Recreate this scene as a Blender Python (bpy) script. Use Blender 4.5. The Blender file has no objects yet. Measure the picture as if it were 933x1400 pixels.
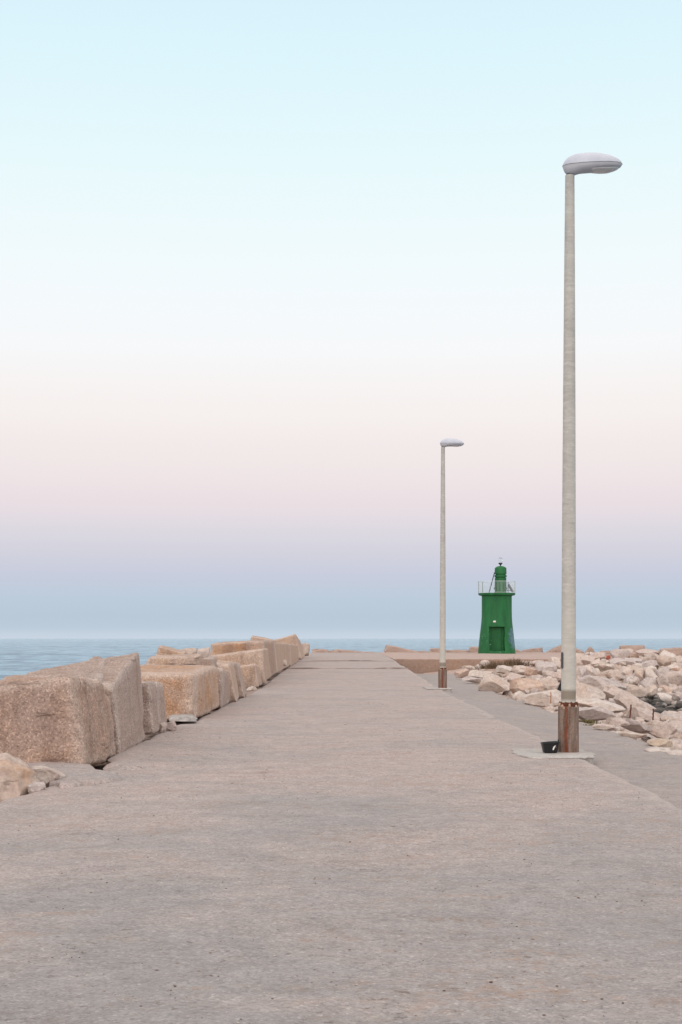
import bpy, bmesh, math, random
from mathutils import Vector, Matrix, noise

scene = bpy.context.scene
COL = scene.collection
R = math.radians
EYE = 1.6
F = 1944.0          # focal length in photograph pixels (50 mm on a 24 mm wide frame)
SEA_Z = -1.2

def at(px, py, D):
    """A pixel of the photograph at the distance D along the pier -> a point of the place."""
    return Vector(((px - 466.5) * D / F, D, EYE - (py - 873.0) * D / F))

def lin(c):
    return tuple(((v/255)/12.92 if v/255 <= .04045 else ((v/255+.055)/1.055)**2.4) for v in c[:3]) + (1.0,)

def knots(k, t):
    if t <= k[0][0]: return k[0][1]
    for (a, va), (b, vb) in zip(k, k[1:]):
        if t <= b:
            s = (t-a)/(b-a); s = s*s*(3-2*s)
            return va + (vb-va)*s
    return k[-1][1]

def fbm(p, octv=4, H=1.0):
    return noise.fractal(p, H, 2.0, octv, noise_basis='PERLIN_ORIGINAL')

# ------------------------------------------------------------------ objects
def tag(o, label=None, cat=None, group=None, kind=None):
    if label: o['label'] = label
    if cat: o['category'] = cat
    if group: o['group'] = group
    if kind: o['kind'] = kind
    return o

def link(name, mesh, mat=None, parent=None, loc=None):
    o = bpy.data.objects.new(name, mesh)
    COL.objects.link(o)
    if mat is not None: mesh.materials.append(mat)
    if parent is not None: o.parent = parent
    if loc is not None: o.location = loc
    return o

def empty(name, loc, rz=0):
    o = bpy.data.objects.new(name, None)
    o.empty_display_size = .2
    COL.objects.link(o); o.location = loc; o.rotation_euler = (0, 0, rz)
    return o

def bm_obj(name, bm, mat=None, parent=None, loc=None, smooth=True):
    bm.normal_update()
    me = bpy.data.meshes.new(name)
    bm.to_mesh(me); bm.free()
    if smooth: me.polygons.foreach_set('use_smooth', [True]*len(me.polygons))
    return link(name, me, mat, parent, loc)

def sharp(o, deg=40):
    o.data.set_sharp_from_angle(angle=R(deg))
    return o

def lathe(bm, prof, n=32, c=(0, 0), cap=True):
    rings = []
    for (r, z) in prof:
        rings.append([bm.verts.new((c[0]+r*math.cos(2*math.pi*i/n), c[1]+r*math.sin(2*math.pi*i/n), z)) for i in range(n)])
    for a, b in zip(rings, rings[1:]):
        for i in range(n):
            bm.faces.new((a[i], a[(i+1) % n], b[(i+1) % n], b[i]))
    if cap:
        bm.faces.new(rings[0][::-1]); bm.faces.new(rings[-1])

def bar(bm, a, b, w, d=None, n=None):
    """Square or round bar between two points."""
    a = Vector(a); b = Vector(b); d = d or w
    z = (b-a).normalized()
    x = z.orthogonal().normalized() if abs(z.z) < .99 else Vector((1, 0, 0))
    if abs(z.z) < .99:
        x = z.cross(Vector((0, 0, 1))).normalized()
    y = z.cross(x).normalized()
    if n:
        off = [(math.cos(2*math.pi*i/n)*w/2, math.sin(2*math.pi*i/n)*d/2) for i in range(n)]
    else:
        off = [(-w/2, -d/2), (w/2, -d/2), (w/2, d/2), (-w/2, d/2)]
    va = [bm.verts.new(a + x*u + y*v) for u, v in off]
    vb = [bm.verts.new(b + x*u + y*v) for u, v in off]
    m = len(off)
    for i in range(m):
        bm.faces.new((va[i], va[(i+1) % m], vb[(i+1) % m], vb[i]))
    bm.faces.new(va[::-1]); bm.faces.new(vb)

def grid_mesh(name, xs, ys, fn, mat, skirt=None):
    """Height field; skirt = depth the border is folded down to."""
    verts = []; faces = []
    nx, ny = len(xs), len(ys)
    for j, y in enumerate(ys):
        for i, x in enumerate(xs):
            verts.append(fn(x, y))
    for j in range(ny-1):
        for i in range(nx-1):
            a = j*nx+i
            faces.append((a, a+1, a+nx+1, a+nx))
    if skirt is not None:
        ring = [i for i in range(nx)] + [j*nx+nx-1 for j in range(1, ny)] + \
               [(ny-1)*nx+i for i in range(nx-2, -1, -1)] + [j*nx for j in range(ny-2, 0, -1)]
        base = len(verts)
        for k in ring:
            v = verts[k]; verts.append((v[0], v[1], skirt))
        m = len(ring)
        for k in range(m):
            k2 = (k+1) % m
            faces.append((ring[k2], ring[k], base+k, base+k2))
    me = bpy.data.meshes.new(name)
    me.from_pydata([tuple(v) for v in verts], [], faces); me.update()
    me.polygons.foreach_set('use_smooth', [True]*len(me.polygons))
    o = link(name, me, mat)
    if skirt is not None: sharp(o, 50)
    return o

# ---------------------------------------------------------------- materials
class NT:
    def __init__(s, name):
        s.m = bpy.data.materials.new(name); s.m.use_nodes = True
        s.t = s.m.node_tree; s.n = s.t.nodes; s.l = s.t.links
        s.b = s.n['Principled BSDF']; s.out = s.n['Material Output']
        s.b.inputs['Specular IOR Level'].default_value = .25
        s.tc = s.n.new('ShaderNodeTexCoord')
    def coord(s, scale=(1, 1, 1), loc=(0, 0, 0), kind='Object'):
        mp = s.n.new('ShaderNodeMapping'); mp.inputs['Scale'].default_value = scale
        mp.inputs['Location'].default_value = loc
        s.l.new(s.tc.outputs[kind], mp.inputs[0]); return mp.outputs[0]
    def noise(s, co, scale, detail=4, rough=.55, dist=0):
        n = s.n.new('ShaderNodeTexNoise'); n.inputs['Scale'].default_value = scale
        n.inputs['Detail'].default_value = detail; n.inputs['Roughness'].default_value = rough
        n.inputs['Distortion'].default_value = dist
        s.l.new(co, n.inputs['Vector']); return n.outputs['Fac']
    def vor(s, co, scale, out='Distance', feature='F1'):
        n = s.n.new('ShaderNodeTexVoronoi'); n.inputs['Scale'].default_value = scale; n.feature = feature
        s.l.new(co, n.inputs['Vector']); return n.outputs[out]
    def ramp(s, f, stops):
        r = s.n.new('ShaderNodeValToRGB'); e = r.color_ramp.elements
        while len(e) < len(stops): e.new(.5)
        for q, (p, c) in zip(e, stops):
            q.position = p
            q.color = c if not isinstance(c, (int, float)) else (c, c, c, 1)
        s.l.new(f, r.inputs[0]); return r.outputs[0]
    def mix(s, f, a, b, mode='MIX'):
        m = s.n.new('ShaderNodeMix'); m.data_type = 'RGBA'; m.blend_type = mode
        for sock, v in ((m.inputs[0], f), (m.inputs[6], a), (m.inputs[7], b)):
            if isinstance(v, bpy.types.NodeSocket): s.l.new(v, sock)
            else: sock.default_value = v
        return m.outputs[2]
    def math(s, op, a, b=0.0, clamp=False):
        m = s.n.new('ShaderNodeMath'); m.operation = op; m.use_clamp = clamp
        for sock, v in ((m.inputs[0], a), (m.inputs[1], b)):
            if isinstance(v, bpy.types.NodeSocket): s.l.new(v, sock)
            else: sock.default_value = v
        return m.outputs[0]
    def sep(s, co):
        n = s.n.new('ShaderNodeSeparateXYZ'); s.l.new(co, n.inputs[0]); return n.outputs
    def worldpos(s):
        return s.n.new('ShaderNodeNewGeometry').outputs['Position']
    def bump(s, h, strength, dist=.02, prev=None):
        b = s.n.new('ShaderNodeBump'); b.inputs['Strength'].default_value = strength
        b.inputs['Distance'].default_value = dist
        s.l.new(h, b.inputs['Height'])
        if prev is not None: s.l.new(prev, b.inputs['Normal'])
        return b.outputs[0]
    def attr(s, name):
        n = s.n.new('ShaderNodeAttribute'); n.attribute_name = name; return n.outputs['Fac']
    def done(s, color, rough=.9, normal=None, metal=0):
        for k, v in (('Base Color', color), ('Roughness', rough), ('Metallic', metal)):
            if isinstance(v, bpy.types.NodeSocket): s.l.new(v, s.b.inputs[k])
            else: s.b.inputs[k].default_value = v
        if normal is not None: s.l.new(normal, s.b.inputs['Normal'])
        return s.m

def concrete_mat(name, warm, grey, orange, dark, seed=0, fine=70, streak=True, grit=.5):
    """Worn cast concrete: grey cement skin in patches, pinkish aggregate where it has been walked bare."""
    t = NT(name)
    co = t.coord(loc=(seed, seed*.7, 0), kind='Object')
    st = t.coord(scale=(.8, 1.0, 1) if streak else (1, 1, 1), loc=(seed*2, seed, 0))
    big = t.noise(st, .42, 7, .66, .9)
    skin = t.ramp(big, [(.36, 0), (.64, 1)])          # 0 cement skin, 1 bare aggregate
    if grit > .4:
        # the mix shifts from warm to grey towards the near end
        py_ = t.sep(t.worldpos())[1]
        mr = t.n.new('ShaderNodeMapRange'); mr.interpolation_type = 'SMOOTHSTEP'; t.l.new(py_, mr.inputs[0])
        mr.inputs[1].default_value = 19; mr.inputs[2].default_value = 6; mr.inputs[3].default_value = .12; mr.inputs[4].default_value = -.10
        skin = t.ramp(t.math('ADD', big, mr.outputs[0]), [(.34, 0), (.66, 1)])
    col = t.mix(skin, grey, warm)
    sub = t.noise(co, 3.0, 8, .82, .3)
    col = t.mix(.6, col, t.ramp(sub, [(.30, .36), (.5, .5), (.70, .64)]), 'OVERLAY')
    # aggregate
    vs = t.sep(t.vor(co, fine, 'Color'))[0]
    n2 = t.noise(co, 38, 6, .85)
    n3 = t.noise(co, 11, 6, .8)
    amt = t.math('ADD', t.math('MULTIPLY', skin, .25), .5)
    col = t.mix(t.math('MULTIPLY', amt, grit*1.3), col, t.ramp(vs, [(0, .2), (.25, .43), (.65, .5), (.92, .58), (1, .95)]), 'OVERLAY')
    col = t.mix(amt, col, t.ramp(n2, [(.28, .28), (.5, .5), (.72, .74)]), 'OVERLAY')
    col = t.mix(.5, col, t.ramp(n3, [(.3, .36), (.5, .5), (.7, .62)]), 'OVERLAY')
    if grit > .4:
        # rusty and dark dirt in broken streaks across the pier
        brk = t.ramp(t.noise(co, 7, 5, .8), [(.46, 0), (.60, 1)])
        sk = t.noise(t.coord(scale=(.6, 1.3, 1), loc=(2, 6, 0)), 1.0, 7, .75, .6)
        col = t.mix(t.math('MULTIPLY', t.math('MULTIPLY', t.ramp(sk, [(.50, 0), (.66, 1)]), brk), .62), col, orange)
        sk2 = t.noise(t.coord(scale=(.6, 1.3, 1), loc=(12, 1, 0)), 1.2, 7, .78, .6)
        col = t.mix(t.math('MULTIPLY', t.math('MULTIPLY', t.ramp(sk2, [(.51, 0), (.66, 1)]), brk), .34), col, dark)
        jy_ = t.sep(t.worldpos())[1]
        for q in (70.8, 87.8):
            jm = t.math('LESS_THAN', t.math('ABSOLUTE', t.math('SUBTRACT', jy_, q)), .07)
            jn = t.ramp(t.noise(t.coord(scale=(1, .05, 1), loc=(q, 0, 0)), 1.2, 5, .7), [(.38, .25), (.56, 1)])
            col = t.mix(t.math('MULTIPLY', t.math('MULTIPLY', jm, jn), .8), col, dark)
    if grit > .4:
        rim = t.math('ADD', t.attr('rim'), t.math('MULTIPLY', t.math('SUBTRACT', t.noise(co, 2.2, 5, .7), .5), .9))
        col = t.mix(t.math('MULTIPLY', t.ramp(rim, [(.45, 0), (.8, 1)]), .4), col, lin((182, 171, 165)))
        col = t.mix(t.math('MULTIPLY', t.ramp(t.math('ADD', t.attr('rim'), t.math('MULTIPLY', t.math('SUBTRACT', t.noise(co, 6, 5, .75), .5), .35)), [(.93, 0), (1.0, 1)]), .4), col, dark)
    # small pits
    pit = t.noise(t.coord(scale=(.7, 1.0, 1), loc=(1, 2, seed)), 15, 5, .72)
    pm = t.math('MULTIPLY', t.ramp(pit, [(.605, 0), (.66, 1)]), t.ramp(t.noise(co, 1.3, 4), [(.42, .15), (.58, 1)]))
    col = t.mix(t.math('MULTIPLY', pm, .62), col, dark)
    nrm = t.bump(t.math('SUBTRACT', t.math('ADD', t.math('MULTIPLY', n2, .6), t.math('MULTIPLY', n3, .7)), t.math('MULTIPLY', pm, .8)), .5, .012)
    nrm = t.bump(sub, .4, .03, nrm)
    return t.done(col, .93, nrm)

M = {}
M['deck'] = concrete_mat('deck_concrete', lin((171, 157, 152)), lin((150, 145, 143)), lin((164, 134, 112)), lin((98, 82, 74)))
M['path'] = concrete_mat('path_concrete', lin((161, 149, 144)), lin((152, 144, 141)), lin((154, 140, 132)), lin((100, 88, 80)), seed=5, fine=90, grit=.35)
M['terrace'] = concrete_mat('terrace_concrete', lin((178, 156, 146)), lin((172, 154, 147)), lin((180, 145, 118)), lin((120, 95, 80)), seed=8, fine=60)
M['pad'] = concrete_mat('footing_concrete', lin((174, 163, 157)), lin((180, 177, 173)), lin((165, 150, 140)), lin((95, 88, 84)), seed=3, grit=.3, streak=False)

def block_mat(name, base, second, pale, seed):
    """Cast breakwater block: sea-worn face full of shell and gravel."""
    t = NT(name)
    co = t.coord(loc=(seed, seed*3.1, seed*1.7))
    n = t.noise(co, 1.1, 5, .62, .3)
    col = t.mix(t.ramp(n, [(.38, 0), (.62, 1)]), base, second)
    edge = t.attr('edge')
    en = t.math('ADD', edge, t.math('MULTIPLY', t.math('SUBTRACT', t.noise(co, 3.2, 5, .7), .5), .9))
    col = t.mix(t.math('MULTIPLY', t.ramp(en, [(.34, 0), (.80, 1)]), .8), col, pale)
    run = t.noise(t.coord(scale=(1, 1, .15), loc=(seed, 0, 0)), 3.5, 4, .6)
    col = t.mix(t.math('MULTIPLY', t.ramp(run, [(.52, 0), (.68, 1)]), .35), col, lin((120, 92, 78)))
    vs = t.sep(t.vor(co, 56, 'Color'))[0]
    col = t.mix(.62, col, t.ramp(vs, [(0, .2), (.18, .40), (.5, .5), (.86, .6), (.97, .9)]), 'OVERLAY')
    n2 = t.noise(co, 26, 6, .85)
    col = t.mix(.5, col, t.ramp(n2, [(.28, .25), (.5, .5), (.74, .8)]), 'OVERLAY')
    lines = t.noise(t.coord(scale=(.4, .4, 3.2), loc=(0, seed, 0)), 2.2, 5, .7)
    cr = t.ramp(lines, [(.64, 0), (.68, 1)])
    col = t.mix(t.math('MULTIPLY', cr, .4), col, lin((95, 70, 58)))
    h = t.math('SUBTRACT', t.math('ADD', t.math('MULTIPLY', n2, .8), t.math('MULTIPLY', vs, .5)), t.math('MULTIPLY', cr, .8))
    nrm = t.bump(h, .8, .03)
    return t.done(col, .95, nrm)

M['block_orange'] = block_mat('block_orange', lin((188, 150, 122)), lin((184, 160, 145)), lin((198, 178, 165)), 1)
M['block_brown'] = block_mat('block_brown', lin((178, 149, 131)), lin((172, 149, 137)), lin((188, 168, 156)), 2)
M['block_pink'] = block_mat('block_pink', lin((176, 156, 146)), lin((172, 150, 138)), lin((188, 172, 163)), 4)
M['block_sand'] = block_mat('block_sand', lin((190, 162, 142)), lin((184, 162, 148)), lin((198, 178, 165)), 6)
M['block_far'] = block_mat('block_far', lin((176, 154, 143)), lin((172, 148, 136)), lin((182, 163, 153)), 7)

def rock_mat(name, base, second, stain, amount, seed):
    t = NT(name)
    geo = t.n.new('ShaderNodeObjectInfo')
    add = t.n.new('ShaderNodeVectorMath'); add.operation = 'ADD'
    sc = t.n.new('ShaderNodeVectorMath'); sc.operation = 'SCALE'; sc.inputs['Scale'].default_value = 40
    cmb = t.n.new('ShaderNodeCombineXYZ')
    for k in range(3): t.l.new(geo.outputs['Random'], cmb.inputs[k])
    t.l.new(cmb.outputs[0], sc.inputs[0])
    t.l.new(t.tc.outputs['Object'], add.inputs[0]); t.l.new(sc.outputs[0], add.inputs[1])
    co = add.outputs[0]
    col = t.mix(t.ramp(t.noise(co, 1.6, 5, .65, .5), [(.38, 0), (.62, 1)]), base, second)
    st = t.noise(co, 1.1, 5, .6, 1.0)
    col = t.mix(t.math('MULTIPLY', t.ramp(st, [(.52, 0), (.66, 1)]), amount), col, stain)
    n2 = t.noise(co, 9, 7, .78)
    col = t.mix(.7, col, t.ramp(n2, [(.25, .2), (.5, .5), (.75, .8)]), 'OVERLAY')
    bed = t.n.new('ShaderNodeMapping'); bed.inputs['Scale'].default_value = (.8, .8, 5); bed.inputs['Rotation'].default_value = (.3, .25, 0)
    t.l.new(co, bed.inputs[0])
    lines = t.noise(bed.outputs[0], 1.6, 5, .7)
    cr = t.ramp(lines, [(.62, 0), (.66, 1)])
    col = t.mix(t.math('MULTIPLY', cr, .28), col, lin((140, 108, 90)))
    # algae and damp below the tide line
    z = t.sep(t.worldpos())[2]
    wet = t.math('ADD', z, t.math('MULTIPLY', t.math('SUBTRACT', t.noise(co, 2.5, 4), .5), .35))
    mr = t.n.new('ShaderNodeMapRange'); t.l.new(wet, mr.inputs[0])
    mr.inputs[1].default_value = -.80; mr.inputs[2].default_value = -1.02; mr.inputs[3].default_value = 0; mr.inputs[4].default_value = .93
    col = t.mix(mr.outputs[0], col, lin((62, 62, 60)))
    nrm = t.bump(t.math('SUBTRACT', n2, t.math('MULTIPLY', cr, .5)), .7, .06)
    nrm = t.bump(t.noise(co, 28, 4, .8), .35, .02, nrm)
    return t.done(col, .88, nrm)

ROCK = {
 'C': rock_mat('rock_cream', lin((202, 186, 176)), lin((195, 180, 171)), lin((189, 165, 147)), .55, 1),
 'P': rock_mat('rock_pink', lin((192, 176, 167)), lin((190, 174, 167)), lin((180, 155, 141)), .45, 2),
 'G': rock_mat('rock_lilac', lin((191, 179, 174)), lin((185, 173, 168)), lin((187, 166, 153)), .30, 3),
 'O': rock_mat('rock_orange', lin((190, 164, 147)), lin((197, 176, 163)), lin((171, 138, 120)), .7, 4),
 'W': rock_mat('rock_white', lin((208, 196, 188)), lin((201, 189, 181)), lin((197, 176, 160)), .35, 5),
 'T': rock_mat('rock_tan', lin((189, 170, 157)), lin((188, 172, 162)), lin((175, 148, 131)), .5, 6),
 'R': rock_mat('rock_red', lin((158, 82, 66)), lin((170, 96, 80)), lin((130, 62, 50)), .5, 7),
 'N': rock_mat('rock_ochre_heart', lin((198, 180, 168)), lin((192, 174, 164)), lin((196, 152, 112)), .6, 9),
 'D': rock_mat('rock_wet', lin((122, 112, 106)), lin((104, 98, 94)), lin((70, 68, 64)), .6, 8),
}
def rubble_mat():
    t = NT('rubble')
    co = t.coord()
    col = t.mix(t.ramp(t.noise(co, .8, 5, .7), [(.4, 0), (.6, 1)]), lin((176, 152, 138)), lin((160, 142, 132)))
    n2 = t.noise(co, 12, 6, .8)
    col = t.mix(.8, col, t.ramp(n2, [(.25, .15), (.5, .5), (.75, .85)]), 'OVERLAY')
    z = t.sep(t.worldpos())[2]
    mr = t.n.new('ShaderNodeMapRange'); t.l.new(z, mr.inputs[0])
    mr.inputs[1].default_value = -.8; mr.inputs[2].default_value = -1.05; mr.inputs[3].default_value = 0; mr.inputs[4].default_value = .93
    col = t.mix(mr.outputs[0], col, lin((56, 56, 54)))
    return t.done(col, .95, t.bump(n2, .8, .08))
M['rubble'] = rubble_mat()

def grit_mat():
    t = NT('grit')
    g = t.n.new('ShaderNodeNewGeometry')
    col = t.ramp(g.outputs['Random Per Island'], [(0, lin((88, 70, 62))), (.35, lin((120, 104, 96))), (.7, lin((158, 140, 130))), (1, lin((190, 178, 168)))])
    return t.done(col, .95)
M['grit'] = grit_mat()

def steel_mat():
    t = NT('galvanised_pole')
    co = t.coord()
    z = t.coord(scale=(1.2, 1.2, 1))
    col = t.mix(t.ramp(t.noise(z, 1.3, 5, .65), [(.38, 0), (.62, 1)]), lin((168, 165, 160)), lin((182, 179, 173)))
    ringy = t.noise(t.coord(scale=(2.6, 2.6, 9)), 3.0, 6, .75, .5)
    col = t.mix(t.math('MULTIPLY', t.ramp(ringy, [(.50, 0), (.66, 1)]), .55), col, lin((208, 205, 198)))
    col = t.mix(t.math('MULTIPLY', t.ramp(ringy, [(.30, 1), (.44, 0)]), .45), col, lin((132, 126, 118)))
    fl = t.ramp(t.noise(t.coord(scale=(3, 3, 5)), 4.5, 6, .75), [(.64, 0), (.69, 1)])
    col = t.mix(t.math('MULTIPLY', fl, .6), col, lin((214, 208, 198)))
    zz = t.sep(t.tc.outputs['Object'])[2]
    low = t.n.new('ShaderNodeMapRange'); t.l.new(zz, low.inputs[0])
    low.inputs[1].default_value = 2.6; low.inputs[2].default_value = .9; low.inputs[3].default_value = 0; low.inputs[4].default_value = .6
    col = t.mix(low.outputs[0], col, lin((194, 190, 180)))
    # dark tide-mark of grime just above the sleeve
    g1 = t.ramp(t.math('ADD', zz, t.math('MULTIPLY', t.noise(co, 9, 4), .05)), [(.0, 0), (.5, 0)])
    band = t.n.new('ShaderNodeMapRange'); band.interpolation_type = 'SMOOTHSTEP'; t.l.new(t.math('ABSOLUTE', t.math('SUBTRACT', zz, .80)), band.inputs[0])
    band.inputs[1].default_value = .10; band.inputs[2].default_value = .04; band.inputs[3].default_value = 0; band.inputs[4].default_value = .7
    col = t.mix(band.outputs[0], col, lin((104, 88, 70)))
    return t.done(col, .65, t.bump(t.math('ADD', ringy, fl), .25, .01), .1)
M['pole'] = steel_mat()

def rust_mat():
    t = NT('rusty_sleeve')
    v = t.coord(scale=(1, 1, .12))
    n = t.noise(v, 14, 5, .65)
    col = t.mix(t.ramp(n, [(.36, 0), (.60, 1)]), lin((88, 72, 64)), lin((130, 114, 104)))
    n2 = t.noise(t.coord(scale=(1, 1, .3), loc=(2, 1, 0)), 22, 6, .7)
    col = t.mix(t.math('MULTIPLY', t.ramp(n2, [(.52, 0), (.68, 1)]), .7), col, lin((124, 72, 44)))
    x = t.sep(t.tc.outputs['Object'])[0]
    xw = t.math('ADD', x, t.math('MULTIPLY', t.math('SUBTRACT', t.noise(t.coord(scale=(1, 1, .8)), 9, 4), .5), .05))
    m = t.n.new('ShaderNodeMapRange'); m.interpolation_type = 'SMOOTHSTEP'; t.l.new(t.math('ABSOLUTE', t.math('ADD', xw, .036)), m.inputs[0])
    m.inputs[1].default_value = .036; m.inputs[2].default_value = .010; m.inputs[3].default_value = 0; m.inputs[4].default_value = .85
    st_ = t.ramp(t.noise(t.coord(scale=(1, 1, .5), loc=(5, 1, 2)), 11, 5, .7), [(.34, .35), (.56, 1)])
    col = t.mix(t.math('MULTIPLY', m.outputs[0], st_), col, t.mix(n2, lin((84, 40, 28)), lin((140, 68, 38))))
    col = t.mix(.5, col, t.ramp(t.noise(t.coord(), 40, 5, .75), [(.3, .2), (.5, .5), (.7, .8)]), 'OVERLAY')
    return t.done(col, .85, t.bump(n2, .6, .012))
M['rust'] = rust_mat()

def simple(name, c, rough=.6, metal=0, var=.25, sc=8, spec=.4):
    t = NT(name)
    t.b.inputs['Specular IOR Level'].default_value = spec
    col = t.mix(var, lin(c), t.ramp(t.noise(t.coord(), sc, 5, .65), [(.3, .2), (.5, .5), (.7, .8)]), 'OVERLAY')
    return t.done(col, rough, None, metal)
M['darkrust'] = simple('dark_rust', (84, 44, 28), .9, 0, .8, 25)
M['housing'] = simple('lamp_housing', (188, 191, 202), .42, .0, .15, 5)
M['housing_low'] = simple('lamp_housing_lower', (176, 176, 182), .45, 0, .15, 5)
M['lens'] = simple('lamp_lens', (196, 196, 198), .18, 0, .2, 12, .5)
M['slot'] = simple('dark_slot', (70, 72, 78), .6, 0, .3, 12)
M['black'] = simple('black_plastic', (22, 24, 28), .4, 0, .2, 14)
M['white'] = simple('white_paint', (226, 222, 216), .6, 0, .2, 14)
M['mortar'] = simple('broken_mortar', (176, 148, 128), .95, 0, .6, 22)
M['slabgrey'] = simple('grey_slab', (162, 156, 152), .95, 0, .7, 9)
M['rail'] = simple('rail_white', (206, 216, 218), .5, 0, .1)
M['railpost'] = simple('rail_post', (124, 138, 148), .5, 0, .2)
M['darkpipe'] = simple('dark_pipe', (62, 64, 70), .6, 0, .2)
M['stake'] = simple('rusted_rebar', (96, 54, 46), .9, 0, .6, 40)
M['stakeorange'] = simple('orange_rebar', (164, 104, 74), .9, 0, .5, 40)

def green_mat(name, dirt=True):
    t = NT(name)
    t.b.inputs['Specular IOR Level'].default_value = .35
    co = t.coord()
    v = t.coord(scale=(1, 1, .25))
    col = t.mix(t.ramp(t.noise(v, 1.8, 5, .6), [(.36, 0), (.64, 1)]), lin((12, 84, 42)), lin((30, 104, 54)))
    col = t.mix(t.math('MULTIPLY', t.ramp(t.noise(t.coord(scale=(1, 1, .5)), 4, 5, .7), [(.52, 0), (.68, 1)]), .45), col, lin((20, 92, 64)))
    if dirt:
        s = t.sep(t.tc.outputs['Object'])
        # sprayed patch low on the right, chips of white
        d = t.n.new('ShaderNodeVectorMath'); d.operation = 'DISTANCE'
        t.l.new(t.coord(scale=(1, 1, .62)), d.inputs[0]); d.inputs[1].default_value = (1.25, -.75, .80)
        dn = t.math('ADD', d.outputs['Value'], t.math('MULTIPLY', t.math('SUBTRACT', t.noise(co, 3.2, 4), .5), .7))
        mr = t.n.new('ShaderNodeMapRange'); t.l.new(dn, mr.inputs[0])
        mr.inputs[1].default_value = .62; mr.inputs[2].default_value = .40; mr.inputs[3].default_value = 0; mr.inputs[4].default_value = .85
        paint = t.mix(t.ramp(t.noise(co, 5, 4), [(.42, 0), (.58, 1)]), lin((70, 92, 120)), lin((96, 132, 140)))
        col = t.mix(mr.outputs[0], col, paint)
        chips = t.ramp(t.noise(t.coord(scale=(1, 1, .8), loc=(4, 2, 1)), 6.5, 3, .5), [(.68, 0), (.70, 1)])
        lowm = t.n.new('ShaderNodeMapRange'); t.l.new(s[2], lowm.inputs[0])
        lowm.inputs[1].default_value = 2.3; lowm.inputs[2].default_value = 1.2; lowm.inputs[3].default_value = 0; lowm.inputs[4].default_value = .8
        col = t.mix(t.math('MULTIPLY', chips, lowm.outputs[0]), col, lin((150, 190, 160)))
    return t.done(col, .6, t.bump(t.noise(co, 5, 5, .7), .2, .03))
M['green'] = green_mat('lighthouse_green')
M['greendoor'] = green_mat('door_green', False)

def sea_mat():
    t = NT('sea_water')
    t.b.inputs['IOR'].default_value = 1.33
    t.b.inputs['Specular IOR Level'].default_value = .5
    co = t.coord(scale=(.55, 1, 1))
    el = t.coord(scale=(1, .30, 1))
    big = t.noise(el, .30, 5, .62, .4)
    vast = t.noise(t.coord(scale=(.4, 1, 1)), .012, 4, .6)
    n1 = t.noise(co, .06, 3, .5)
    n2 = t.noise(co, .5, 7, .7, .3)
    h = t.math('ADD', t.math('ADD', t.math('MULTIPLY', n1, 6.0), t.math('MULTIPLY', n2, 1.6)), t.math('MULTIPLY', big, 2.2))
    nrm = t.bump(h, 1.0, .9)
    col = t.mix(t.ramp(big, [(.42, 0), (.57, 1)]), lin((56, 104, 132)), lin((142, 186, 208)))  # ripple lights and darks painted into the base colour, following the bump noise
    col = t.mix(t.math('MULTIPLY', t.ramp(vast, [(.42, 0), (.62, 1)]), .4), col, lin((150, 190, 208)))
    return t.done(col, .12, nrm)
M['sea'] = sea_mat()

def twig_mat():
    t = NT('dry_stems')
    g = t.n.new('ShaderNodeNewGeometry')
    col = t.ramp(g.outputs['Random Per Island'], [(0, lin((74, 60, 50))), (.5, lin((112, 92, 76))), (1, lin((140, 122, 96)))])
    return t.done(col, .9)
M['twig'] = twig_mat()
def moss_mat():
    t = NT('weed_leaves')
    g = t.n.new('ShaderNodeNewGeometry')
    col = t.ramp(g.outputs['Random Per Island'], [(0, lin((66, 62, 40))), (.5, lin((104, 96, 62))), (1, lin((140, 128, 92)))])
    return t.done(col, .9)
M['weed'] = moss_mat()

# ------------------------------------------------------------------- setting
DECK = [(20, 0.0), (47, -.07), (70, .08), (105, .30), (140, .30)]
def deck_z(y): return knots(DECK, y)

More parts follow.
